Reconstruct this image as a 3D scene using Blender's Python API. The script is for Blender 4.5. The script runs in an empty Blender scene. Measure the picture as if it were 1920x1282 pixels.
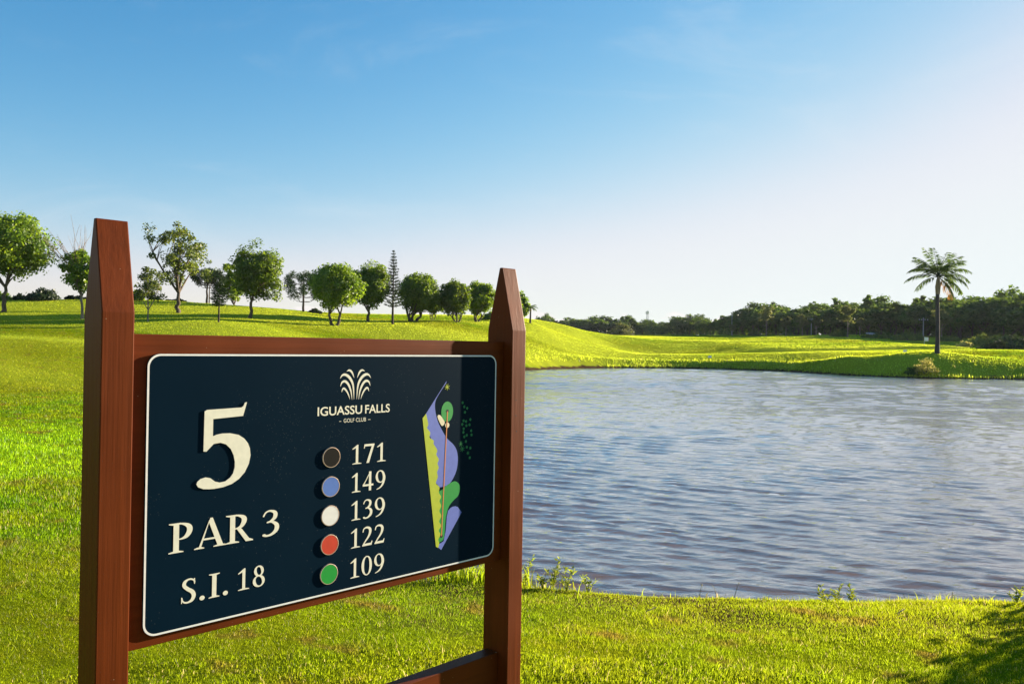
import bpy, bmesh, math, random
import numpy as np
from mathutils import Matrix, Vector

# ------------------------------------------------------------------ camera, sky, sun, exposure
SC = bpy.context.scene
COL = SC.collection
FPX, CX, CY = 1493.0, 960.0, 641.0            # focal length and centre in photograph pixels
CAM = np.array([0.0, 0.0, 1.6])
ROLL, PITCH = math.radians(0.9), math.atan(8 / FPX)
_f = np.array([0, math.cos(PITCH), math.sin(PITCH)])
_r0 = np.array([1.0, 0, 0]); _u0 = np.cross(_r0, _f)
_r = math.cos(ROLL) * _r0 + math.sin(ROLL) * _u0
_u = -math.sin(ROLL) * _r0 + math.cos(ROLL) * _u0
cam_data = bpy.data.cameras.new('camera')
cam_data.sensor_width = 36; cam_data.lens = 36 * FPX / 1920
cam_data.clip_start = 0.05; cam_data.clip_end = 12000
cam = bpy.data.objects.new('camera', cam_data); COL.objects.link(cam)
M = Matrix(((_r[0], _u[0], -_f[0], CAM[0]), (_r[1], _u[1], -_f[1], CAM[1]), (_r[2], _u[2], -_f[2], CAM[2]), (0, 0, 0, 1)))
cam.matrix_world = M
SC.camera = cam

SUN_AZ, SUN_EL = math.radians(55.0), math.radians(12.5)   # to the right of the view, low
world = bpy.data.worlds.new('World'); SC.world = world; world.use_nodes = True
wn, wl = world.node_tree.nodes, world.node_tree.links
wn.clear()
w_out = wn.new('ShaderNodeOutputWorld'); w_bg = wn.new('ShaderNodeBackground')
sky = wn.new('ShaderNodeTexSky'); sky.sky_type = 'NISHITA'; sky.sun_disc = False
sky.sun_elevation = SUN_EL; sky.sun_rotation = SUN_AZ
sky.altitude = 200; sky.air_density = 1.0; sky.dust_density = 0.22; sky.ozone_density = 2.0
w_bg.inputs['Strength'].default_value = 0.065
# low cumulus clouds standing on the horizon all the way round
tc = wn.new('ShaderNodeTexCoord'); sep = wn.new('ShaderNodeSeparateXYZ')
wl.new(tc.outputs['Generated'], sep.inputs[0])
mapn = wn.new('ShaderNodeMapping'); mapn.inputs['Scale'].default_value = (9, 9, 24); mapn.inputs['Location'].default_value = (3.1, 0.4, 0)
wl.new(tc.outputs['Generated'], mapn.inputs[0])
cn = wn.new('ShaderNodeTexNoise'); cn.inputs['Scale'].default_value = 1.6; cn.inputs['Detail'].default_value = 7; cn.inputs['Roughness'].default_value = 0.55
wl.new(mapn.outputs[0], cn.inputs['Vector'])
band = wn.new('ShaderNodeMapRange'); band.interpolation_type = 'SMOOTHSTEP'
band.inputs[1].default_value = 0.03; band.inputs[2].default_value = 0.088; band.inputs[3].default_value = 0.05; band.inputs[4].default_value = -0.30
wl.new(sep.outputs['Z'], band.inputs[0])
addc = wn.new('ShaderNodeMath'); addc.operation = 'ADD'
wl.new(cn.outputs['Fac'], addc.inputs[0]); wl.new(band.outputs[0], addc.inputs[1])
cr = wn.new('ShaderNodeMapRange'); cr.interpolation_type = 'SMOOTHSTEP'
cr.inputs[1].default_value = 0.54; cr.inputs[2].default_value = 0.62; cr.inputs[3].default_value = 0.0; cr.inputs[4].default_value = 0.85
wl.new(addc.outputs[0], cr.inputs[0])
cmix = wn.new('ShaderNodeMix'); cmix.data_type = 'RGBA'
cmix.inputs[7].default_value = (4.45, 4.2, 4.1, 1)
wl.new(cr.outputs[0], cmix.inputs[0])
wb = wn.new('ShaderNodeMix'); wb.data_type = 'RGBA'; wb.blend_type = 'MULTIPLY'; wb.inputs[0].default_value = 1.0; wb.inputs[7].default_value = (0.80, 1.0, 1.10, 1)
wl.new(sky.outputs[0], wb.inputs[6])
# one film-like tone curve per channel for the whole sky
def wmath(op, a, b):
    m = wn.new('ShaderNodeMath'); m.operation = op
    for i_, v_ in enumerate((a, b)):
        if isinstance(v_, (int, float)): m.inputs[i_].default_value = v_
        else: wl.new(v_, m.inputs[i_])
    return m.outputs[0]
wsep = wn.new('ShaderNodeSeparateColor'); wcomb = wn.new('ShaderNodeCombineColor'); wl.new(wb.outputs[2], wsep.inputs[0])
SKY_K = 0.218
for i_, (g_, c_, m_) in enumerate(((2.0, 3.0, 0.845), (1.12, 0.99, 0.92), (1.0, 1.02, 0.935))):
    y_ = wmath('MULTIPLY', wmath('POWER', wmath('MULTIPLY', wsep.outputs[i_], SKY_K), g_), c_)
    d_ = wmath('POWER', wmath('ADD', wmath('POWER', wmath('DIVIDE', y_, m_), 4.0), 1.0), 0.25)
    wl.new(wmath('DIVIDE', wmath('DIVIDE', y_, d_), SKY_K), wcomb.inputs[i_])
wl.new(wcomb.outputs[0], cmix.inputs[6]); ci_m = wn.new('ShaderNodeMapping'); ci_m.inputs['Scale'].default_value = (2.2, 3.4, 8.0); ci_m.inputs['Rotation'].default_value = (0.1, 0.25, 0.5); wl.new(tc.outputs['Generated'], ci_m.inputs[0])
ci = wn.new('ShaderNodeTexNoise'); ci.inputs['Scale'].default_value = 1.5; ci.inputs['Detail'].default_value = 8; ci.inputs['Roughness'].default_value = 0.62; ci.inputs['Distortion'].default_value = 0.6; wl.new(ci_m.outputs[0], ci.inputs['Vector'])
ci_r = wn.new('ShaderNodeMapRange'); ci_r.interpolation_type = 'SMOOTHSTEP'; ci_r.inputs[1].default_value = 0.50; ci_r.inputs[2].default_value = 0.78; ci_r.inputs[4].default_value = 0.16; wl.new(ci.outputs['Fac'], ci_r.inputs[0])
ci_x = wn.new('ShaderNodeMix'); ci_x.data_type = 'RGBA'; ci_x.inputs[7].default_value = (3.9, 4.1, 4.25, 1); wl.new(ci_r.outputs[0], ci_x.inputs[0]); wl.new(cmix.outputs[2], ci_x.inputs[6])
wl.new(ci_x.outputs[2], w_bg.inputs['Color']); wl.new(w_bg.outputs[0], w_out.inputs['Surface'])

SUN_DIR = Vector((math.cos(SUN_EL) * math.sin(SUN_AZ), math.cos(SUN_EL) * math.cos(SUN_AZ), math.sin(SUN_EL)))
sun_data = bpy.data.lights.new('sun', 'SUN'); sun_data.energy = 5.0; sun_data.angle = math.radians(0.55)
sun_data.color = (1.0, 0.86, 0.66)
sun = bpy.data.objects.new('sun', sun_data); COL.objects.link(sun)
sun.rotation_euler = SUN_DIR.to_track_quat('Z', 'Y').to_euler(); sun.location = (30, 20, 30)

SC.view_settings.view_transform = 'Standard'; SC.view_settings.look = 'None'
SC.view_settings.gamma = 1.0; SC.view_settings.use_curve_mapping = False
SC.view_settings.exposure = 1.75
SC.render.engine = 'CYCLES'
SC.cycles.max_bounces = 8; SC.cycles.transparent_max_bounces = 8
SC.cycles.caustics_reflective = False; SC.cycles.caustics_refractive = False

# ------------------------------------------------------------------ helpers
def ray(x, y): return _f + _r * (x - CX) / FPX - _u * (y - CY) / FPX
def at(x, y, Y):
    d = ray(x, y); return CAM + d * Y / d[1]

def rng(s): return np.random.default_rng(s)

def link(o, parent=None):
    COL.objects.link(o)
    if parent is not None: o.parent = parent
    return o

def tag(o, label=None, cat=None, group=None, kind=None):
    if label: o['label'] = label
    if cat: o['category'] = cat
    if group: o['group'] = group
    if kind: o['kind'] = kind
    return o

def empty(name, loc, rz=0.0):
    e = bpy.data.objects.new(name, None); e.empty_display_size = 0.2
    e.location = loc; e.rotation_euler = (0, 0, rz); COL.objects.link(e); return e

def np_mesh(name, V, quads=None, tris=None, mat=None, tint=None, smooth=False):
    me = bpy.data.meshes.new(name)
    V = np.asarray(V, dtype=np.float32)
    nq = 0 if quads is None else len(quads); nt = 0 if tris is None else len(tris)
    loops = []
    if nq: loops.append(np.asarray(quads, dtype=np.int32).ravel())
    if nt: loops.append(np.asarray(tris, dtype=np.int32).ravel())
    loops = np.concatenate(loops)
    starts = np.concatenate([np.arange(nq) * 4, nq * 4 + np.arange(nt) * 3]).astype(np.int32)
    me.vertices.add(len(V)); me.vertices.foreach_set('co', V.ravel())
    me.loops.add(len(loops)); me.loops.foreach_set('vertex_index', loops)
    me.polygons.add(nq + nt); me.polygons.foreach_set('loop_start', starts)
    me.polygons.foreach_set('use_smooth', np.full(nq + nt, smooth, dtype=bool))
    me.update(calc_edges=True)
    if tint is not None:
        a = me.attributes.new('tint', 'FLOAT', 'POINT'); a.data.foreach_set('value', np.asarray(tint, dtype=np.float32))
    if mat: me.materials.append(mat)
    return me

def mobj(name, me, parent=None, loc=None):
    o = bpy.data.objects.new(name, me); link(o, parent)
    if loc is not None: o.location = loc
    return o

class MB:
    """collects tubes, boxes and quads for one mesh"""
    def __init__(s): s.V = []; s.Q = []; s.T = []; s.n = 0; s.tint = []
    def add(s, V, Q=None, T=None, tint=0.5):
        V = np.asarray(V, float)
        if Q is not None and len(Q): s.Q.append(np.asarray(Q) + s.n)
        if T is not None and len(T): s.T.append(np.asarray(T) + s.n)
        s.V.append(V); s.n += len(V)
        s.tint.append(np.broadcast_to(np.asarray(tint, float), (len(V),)))
    def tube(s, pts, rad, sides=7, cap=True, tint=0.5):
        pts = np.asarray(pts, float); n = len(pts)
        rad = np.broadcast_to(np.asarray(rad, float), (n,))
        t = np.gradient(pts, axis=0); t /= np.linalg.norm(t, axis=1)[:, None] + 1e-9
        ref = np.array([1.0, 0, 0]) if abs(t[0][0]) < 0.8 else np.array([0, 1.0, 0])
        a = np.cross(t, ref); a /= np.linalg.norm(a, axis=1)[:, None] + 1e-9
        b = np.cross(t, a)
        ang = np.arange(sides) * 2 * math.pi / sides
        V = pts[:, None, :] + rad[:, None, None] * (np.cos(ang)[None, :, None] * a[:, None, :] + np.sin(ang)[None, :, None] * b[:, None, :])
        i = np.arange(n - 1)[:, None] * sides; j = np.arange(sides)[None, :]; k = (j + 1) % sides
        Q = np.stack([i + j, i + k, i + sides + k, i + sides + j], -1).reshape(-1, 4)
        T = None
        V = V.reshape(-1, 3)
        if cap:
            V = np.vstack([V, pts[-1] + t[-1] * rad[-1] * 0.5]); e = len(V) - 1; o = (n - 1) * sides
            T = np.array([[o + q, o + (q + 1) % sides, e] for q in range(sides)])
        s.add(V, Q, T, tint)
    def box(s, lo, hi, tint=0.5):
        (a, b, c), (d, e, f) = lo, hi
        V = [(a, b, c), (d, b, c), (d, e, c), (a, e, c), (a, b, f), (d, b, f), (d, e, f), (a, e, f)]
        Q = [(0, 3, 2, 1), (4, 5, 6, 7), (0, 1, 5, 4), (1, 2, 6, 5), (2, 3, 7, 6), (3, 0, 4, 7)]
        s.add(V, Q, None, tint)
    def leaves(s, P, D, N, ln, wd, tint):
        """one diamond leaf at each P, long axis D, face normal about N"""
        D = D / (np.linalg.norm(D, axis=1)[:, None] + 1e-9)
        S = np.cross(D, N); S /= np.linalg.norm(S, axis=1)[:, None] + 1e-9
        n = len(P); ln = np.broadcast_to(ln, (n,))[:, None]; wd = np.broadcast_to(wd, (n,))[:, None]
        V = np.stack([P - D * ln * .5, P + S * wd * .5 - D * ln * .05, P + D * ln * .5, P - S * wd * .5 - D * ln * .05], 1).reshape(-1, 3)
        Q = np.arange(n * 4).reshape(-1, 4)
        s.add(V, Q, None, np.repeat(tint, 4))
    def mesh(s, name, mat, smooth=False):
        return np_mesh(name, np.concatenate(s.V), np.concatenate(s.Q) if s.Q else None, np.concatenate(s.T) if s.T else None,
                       mat, np.concatenate(s.tint), smooth)

def catmull(P, n=8, closed=False):
    P = np.asarray(P, float); out = []
    m = len(P)
    for i in range(m if closed else m - 1):
        if closed: a, b, c, d = P[(i - 1) % m], P[i], P[(i + 1) % m], P[(i + 2) % m]
        else: a, b, c, d = P[max(i - 1, 0)], P[i], P[i + 1], P[min(i + 2, m - 1)]
        for t in np.arange(n) / n:
            out.append(0.5 * (2 * b + (c - a) * t + (2 * a - 5 * b + 4 * c - d) * t * t + (3 * b - a - 3 * c + d) * t ** 3))
    if not closed: out.append(P[-1])
    return np.array(out)

def sstep(a, b, x):
    t = np.clip((x - a) / (b - a), 0, 1); return t * t * (3 - 2 * t)

_nr = rng(77); _perm = _nr.random((256, 256))
def vnoise(x, y):
    xi = np.floor(x).astype(int); yi = np.floor(y).astype(int); fx = x - xi; fy = y - yi
    fx = fx * fx * (3 - 2 * fx); fy = fy * fy * (3 - 2 * fy)
    g = lambda a, b: _perm[a % 256, b % 256]
    return (g(xi, yi) * (1 - fx) + g(xi + 1, yi) * fx) * (1 - fy) + (g(xi, yi + 1) * (1 - fx) + g(xi + 1, yi + 1) * fx) * fy - 0.5

# ------------------------------------------------------------------ materials
def new_mat(name):
    m = bpy.data.materials.new(name); m.use_nodes = True
    nt = m.node_tree; nt.nodes.clear()
    out = nt.nodes.new('ShaderNodeOutputMaterial')
    return m, nt.nodes, nt.links, out

def principled(name, col, rough=0.5, spec=0.5, metal=0.0):
    m, n, l, out = new_mat(name)
    p = n.new('ShaderNodeBsdfPrincipled'); p.inputs['Base Color'].default_value = (*col, 1)
    p.inputs['Roughness'].default_value = rough; p.inputs['Specular IOR Level'].default_value = spec; p.inputs['Metallic'].default_value = metal
    # slight mottling so no surface is perfectly even
    t = n.new('ShaderNodeTexCoord'); no = n.new('ShaderNodeTexNoise'); no.inputs['Scale'].default_value = 60; no.inputs['Detail'].default_value = 5
    l.new(t.outputs['Object'], no.inputs['Vector'])
    mx = n.new('ShaderNodeMix'); mx.data_type = 'RGBA'; mx.inputs[6].default_value = (*[c * .82 for c in col], 1); mx.inputs[7].default_value = (*[min(1, c * 1.1) for c in col], 1)
    l.new(no.outputs['Fac'], mx.inputs[0]); l.new(mx.outputs[2], p.inputs['Base Color'])
    l.new(p.outputs[0], out.inputs['Surface'])
    return m

def leaf_mat(name, dark, light, trans=0.35, jitter=0.25):
    m, n, l, out = new_mat(name)
    at_ = n.new('ShaderNodeAttribute'); at_.attribute_name = 'tint'
    oi = n.new('ShaderNodeObjectInfo')
    mx = n.new('ShaderNodeMix'); mx.data_type = 'RGBA'; mx.inputs[6].default_value = (*dark, 1); mx.inputs[7].default_value = (*light, 1)
    l.new(at_.outputs['Fac'], mx.inputs[0])
    hs = n.new('ShaderNodeHueSaturation')
    mr = n.new('ShaderNodeMapRange'); mr.inputs[3].default_value = 1 - jitter; mr.inputs[4].default_value = 1 + jitter
    l.new(oi.outputs['Random'], mr.inputs[0]); l.new(mr.outputs[0], hs.inputs['Value']); l.new(mx.outputs[2], hs.inputs['Color'])
    d = n.new('ShaderNodeBsdfDiffuse'); t = n.new('ShaderNodeBsdfTranslucent'); g = n.new('ShaderNodeBsdfGlossy'); g.inputs['Roughness'].default_value = 0.45
    hs2 = n.new('ShaderNodeHueSaturation'); hs2.inputs['Hue'].default_value = 0.485; hs2.inputs['Value'].default_value = 2.1
    l.new(hs.outputs[0], d.inputs[0]); l.new(hs.outputs[0], hs2.inputs['Color']); l.new(hs2.outputs[0], t.inputs[0])
    a = n.new('ShaderNodeMixShader'); a.inputs[0].default_value = trans
    l.new(d.outputs[0], a.inputs[1]); l.new(t.outputs[0], a.inputs[2])
    b = n.new('ShaderNodeMixShader'); b.inputs[0].default_value = 0.03
    l.new(a.outputs[0], b.inputs[1]); l.new(g.outputs[0], b.inputs[2])
    l.new(b.outputs[0], out.inputs['Surface'])
    return m

def bark_mat(name, a, b, scale=6):
    m, n, l, out = new_mat(name)
    t = n.new('ShaderNodeTexCoord'); mp = n.new('ShaderNodeMapping'); mp.inputs['Scale'].default_value = (scale, scale, scale * .25)
    no = n.new('ShaderNodeTexNoise'); no.inputs['Detail'].default_value = 6; no.inputs['Scale'].default_value = 1.5
    l.new(t.outputs['Object'], mp.inputs[0]); l.new(mp.outputs[0], no.inputs['Vector'])
    mx = n.new('ShaderNodeMix'); mx.data_type = 'RGBA'; mx.inputs[6].default_value = (*a, 1); mx.inputs[7].default_value = (*b, 1)
    rp = n.new('ShaderNodeMapRange'); rp.inputs[1].default_value = 0.35; rp.inputs[2].default_value = 0.65
    l.new(no.outputs['Fac'], rp.inputs[0]); l.new(rp.outputs[0], mx.inputs[0])
    p = n.new('ShaderNodeBsdfPrincipled'); p.inputs['Roughness'].default_value = 0.9; p.inputs['Specular IOR Level'].default_value = 0.2
    bp = n.new('ShaderNodeBump'); bp.inputs['Strength'].default_value = 0.6; bp.inputs['Distance'].default_value = 0.05
    l.new(no.outputs['Fac'], bp.inputs['Height']); l.new(bp.outputs[0], p.inputs['Normal'])
    l.new(mx.outputs[2], p.inputs['Base Color']); l.new(p.outputs[0], out.inputs['Surface'])
    return m

def grass_colour(n, l):
    """turf colour: lush and dry patches, fine mottling; shared by the ground sheet and the blades"""
    t = n.new('ShaderNodeTexCoord')
    def noise(sc, det, off, stretch=(1, 1, 1)):
        mp = n.new('ShaderNodeMapping'); mp.inputs['Location'].default_value = off; mp.inputs['Scale'].default_value = stretch
        l.new(t.outputs['Object'], mp.inputs[0])
        no = n.new('ShaderNodeTexNoise'); no.inputs['Scale'].default_value = sc; no.inputs['Detail'].default_value = det
        l.new(mp.outputs[0], no.inputs['Vector']); return no.outputs['Fac']
    def ramp(fac, lo, hi):
        r = n.new('ShaderNodeMapRange'); r.inputs[1].default_value = lo; r.inputs[2].default_value = hi; r.interpolation_type = 'SMOOTHSTEP'
        l.new(fac, r.inputs[0]); return r.outputs[0]
    def mix(f, a, b):
        m = n.new('ShaderNodeMix'); m.data_type = 'RGBA'
        l.new(f, m.inputs[0])
        for i, v in ((6, a), (7, b)):
            if isinstance(v, tuple): m.inputs[i].default_value = (*v, 1)
            else: l.new(v, m.inputs[i])
        return m.outputs[2]
    big = ramp(noise(0.07, 3, (3, 8, 0)), 0.40, 0.62)
    mid = ramp(noise(0.8, 4, (0, 5, 0)), 0.38, 0.66)
    fine = ramp(noise(5.0, 5, (1, 0, 0)), 0.35, 0.7)
    dry = ramp(noise(2.3, 4, (9, 2, 0)), 0.56, 0.70)
    c = mix(mid, GRASS['lush'], GRASS['yellow'])
    c = mix(big, c, GRASS['olive'])
    # the open slopes away from the water grow a paler, drier turf
    sy = n.new('ShaderNodeSeparateXYZ'); l.new(t.outputs['Object'], sy.inputs[0])
    away = ramp(sy.outputs['Y'], 16.0, 42.0); hay = ramp(noise(0.05, 4, (1, 4, 0), (.6, 1.6, 1)), 0.34, 0.58)
    hm_ = n.new('ShaderNodeMath'); hm_.operation = 'MULTIPLY'; l.new(away, hm_.inputs[0]); l.new(hay, hm_.inputs[1])
    hm2 = n.new('ShaderNodeMath'); hm2.operation = 'MULTIPLY'; hm2.inputs[1].default_value = 0.85; l.new(hm_.outputs[0], hm2.inputs[0])
    # a rich wet patch left of the sign
    vd = n.new('ShaderNodeVectorMath'); vd.operation = 'DISTANCE'; vd.inputs[1].default_value = (-8.3, 12.8, 0); l.new(t.outputs['Object'], vd.inputs[0])
    jd = n.new('ShaderNodeMath'); jd.operation = 'MULTIPLY_ADD'; jd.inputs[1].default_value = 5.0; l.new(noise(.5, 3, (4, 4, 0)), jd.inputs[0]); l.new(vd.outputs['Value'], jd.inputs[2])
    rr_n = n.new('ShaderNodeMapRange'); rr_n.interpolation_type = 'SMOOTHSTEP'; rr_n.inputs[1].default_value = 4.0; rr_n.inputs[2].default_value = 8.0; rr_n.inputs[3].default_value = .8; rr_n.inputs[4].default_value = 0
    l.new(jd.outputs[0], rr_n.inputs[0]); c = mix(rr_n.outputs[0], c, GRASS['rich'])
    c2 = mix(fine, c, GRASS['bright'])
    half = n.new('ShaderNodeMix'); half.data_type = 'RGBA'; half.inputs[0].default_value = 0.45
    l.new(c, half.inputs[6]); l.new(c2, half.inputs[7])
    dm = n.new('ShaderNodeMath'); dm.operation = 'MULTIPLY'; dm.inputs[1].default_value = 0.75; l.new(dry, dm.inputs[0])
    return mix(hm2.outputs[0], mix(dm.outputs[0], half.outputs[2], GRASS['straw']), GRASS['hay']), mix, ramp, noise, t

GRASS = dict(hay=(0.330, 0.372, 0.024), rich=(0.200, 0.345, 0.006), lush=(0.076, 0.170, 0.003), yellow=(0.172, 0.208, 0.004), olive=(0.182, 0.190, 0.005), bright=(0.180, 0.250, 0.004), straw=(0.17, 0.105, 0.020))

WATER_Z = -0.5
HAZE = 0.00007
def ground_material():
    m, n, l, out = new_mat('turf_ground')
    c, mix, ramp, noise, t = grass_colour(n, l)
    g = n.new('ShaderNodeNewGeometry'); sp = n.new('ShaderNodeSeparateXYZ'); l.new(g.outputs['Position'], sp.inputs[0])
    # bare earth shows close to the waterline and in a few worn spots
    jit = noise(0.9, 5, (2, 2, 0))
    ad = n.new('ShaderNodeMath'); ad.operation = 'MULTIPLY_ADD'; ad.inputs[1].default_value = 0.6; l.new(jit, ad.inputs[0]); l.new(sp.outputs['Z'], ad.inputs[2])
    soil = n.new('ShaderNodeMapRange'); soil.interpolation_type = 'SMOOTHSTEP'
    soil.inputs[1].default_value = WATER_Z + 0.42; soil.inputs[2].default_value = WATER_Z + 0.62; soil.inputs[3].default_value = 1; soil.inputs[4].default_value = 0
    l.new(ad.outputs[0], soil.inputs[0])
    c = mix(soil.outputs[0], c, (0.070, 0.042, 0.022))
    d = n.new('ShaderNodeBsdfDiffuse'); l.new(c, d.inputs[0])
    # upright grass catches low sun much better than a flat sheet: rough relief
    bn = n.new('ShaderNodeTexNoise'); bn.inputs['Scale'].default_value = 7; bn.inputs['Detail'].default_value = 8; bn.inputs['Roughness'].default_value = 0.7
    l.new(t.outputs['Object'], bn.inputs['Vector'])
    bp = n.new('ShaderNodeBump'); bp.inputs['Strength'].default_value = 1.0; bp.inputs['Distance'].default_value = 0.10
    l.new(bn.outputs['Fac'], bp.inputs['Height']); l.new(bp.outputs[0], d.inputs['Normal'])
    l.new(d.outputs[0], out.inputs['Surface'])
    return m

def blade_material(name='grass_blades'):
    m, n, l, out = new_mat(name)
    c, mix, ramp, noise, t = grass_colour(n, l)
    a = n.new('ShaderNodeAttribute'); a.attribute_name = 'tint'
    hs = n.new('ShaderNodeHueSaturation')
    vr = n.new('ShaderNodeMapRange'); vr.inputs[3].default_value = 0.42; vr.inputs[4].default_value = 1.6
    l.new(a.outputs['Fac'], vr.inputs[0]); l.new(vr.outputs[0], hs.inputs['Value']); l.new(c, hs.inputs['Color'])
    st = ramp(a.outputs['Fac'], 0.955, 0.965)
    c = mix(st, hs.outputs[0], (0.34, 0.27, 0.10))
    d = n.new('ShaderNodeBsdfDiffuse'); tr = n.new('ShaderNodeBsdfTranslucent')
    l.new(c, d.inputs[0])
    b = n.new('ShaderNodeHueSaturation'); b.inputs['Value'].default_value = 2.2; l.new(c, b.inputs['Color']); l.new(b.outputs[0], tr.inputs[0])
    mx = n.new('ShaderNodeMixShader'); mx.inputs[0].default_value = 0.55
    l.new(d.outputs[0], mx.inputs[1]); l.new(tr.outputs[0], mx.inputs[2])
    gl = n.new('ShaderNodeBsdfGlossy'); gl.inputs['Roughness'].default_value = 0.4
    m2 = n.new('ShaderNodeMixShader'); m2.inputs[0].default_value = 0.012
    l.new(mx.outputs[0], m2.inputs[1]); l.new(gl.outputs[0], m2.inputs[2])
    l.new(m2.outputs[0], out.inputs['Surface'])
    return m

def water_material():
    m, n, l, out = new_mat('muddy_water')
    p = n.new('ShaderNodeBsdfGlossy'); p.inputs['Roughness'].default_value = 0.05; p.inputs['Color'].default_value = (1, 1, 1, 1)
    clear = n.new('ShaderNodeBsdfTransparent')
    t = n.new('ShaderNodeTexCoord'); mp = n.new('ShaderNodeMapping'); mp.inputs['Scale'].default_value = (1.0, 2.4, 1); mp.inputs['Rotation'].default_value = (0, 0, math.radians(20))
    l.new(t.outputs['Object'], mp.inputs[0])
    a = n.new('ShaderNodeTexNoise'); a.inputs['Scale'].default_value = 5.5; a.inputs['Detail'].default_value = 4; a.inputs['Roughness'].default_value = 0.55
    l.new(mp.outputs[0], a.inputs['Vector'])
    bp = n.new('ShaderNodeBump'); bp.inputs['Strength'].default_value = 1.0; bp.inputs['Distance'].default_value = 0.015
    l.new(a.outputs['Fac'], bp.inputs['Height'])
    # farther off the mesh is too coarse for the waves: relief takes over
    a2 = n.new('ShaderNodeTexNoise'); a2.inputs['Scale'].default_value = 0.55; a2.inputs['Detail'].default_value = 6; a2.inputs['Roughness'].default_value = 0.68
    l.new(mp.outputs[0], a2.inputs['Vector'])
    fa = n.new('ShaderNodeAttribute'); fa.attribute_name = 'tint'
    b2 = n.new('ShaderNodeBump'); b2.inputs['Distance'].default_value = 0.12
    l.new(fa.outputs['Fac'], b2.inputs['Strength']); l.new(a2.outputs['Fac'], b2.inputs['Height']); l.new(bp.outputs[0], b2.inputs['Normal'])
    l.new(b2.outputs[0], p.inputs['Normal']); 
    # mirror share grows towards grazing view (Schlick), the same from above and below
    ge = n.new('ShaderNodeNewGeometry'); dt = n.new('ShaderNodeVectorMath'); dt.operation = 'DOT_PRODUCT'; l.new(ge.outputs['Incoming'], dt.inputs[0]); l.new(b2.outputs[0], dt.inputs[1])
    def mm(op, u, v):
        k_ = n.new('ShaderNodeMath'); k_.operation = op; k_.use_clamp = True
        for i_, w_ in enumerate((u, v)):
            if isinstance(w_, (int, float)): k_.inputs[i_].default_value = w_
            else: l.new(w_, k_.inputs[i_])
        return k_.outputs[0]
    ab = n.new('ShaderNodeMath'); ab.operation = 'ABSOLUTE'; l.new(dt.outputs['Value'], ab.inputs[0])
    fac = mm('ADD', mm('MULTIPLY', mm('POWER', mm('SUBTRACT', 1.0, ab.outputs[0]), 2.8), 0.93), 0.05)
    mx = n.new('ShaderNodeMixShader'); l.new(fac, mx.inputs[0]); l.new(clear.outputs[0], mx.inputs[1]); l.new(p.outputs[0], mx.inputs[2])
    l.new(mx.outputs[0], out.inputs['Surface'])
    return m

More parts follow.
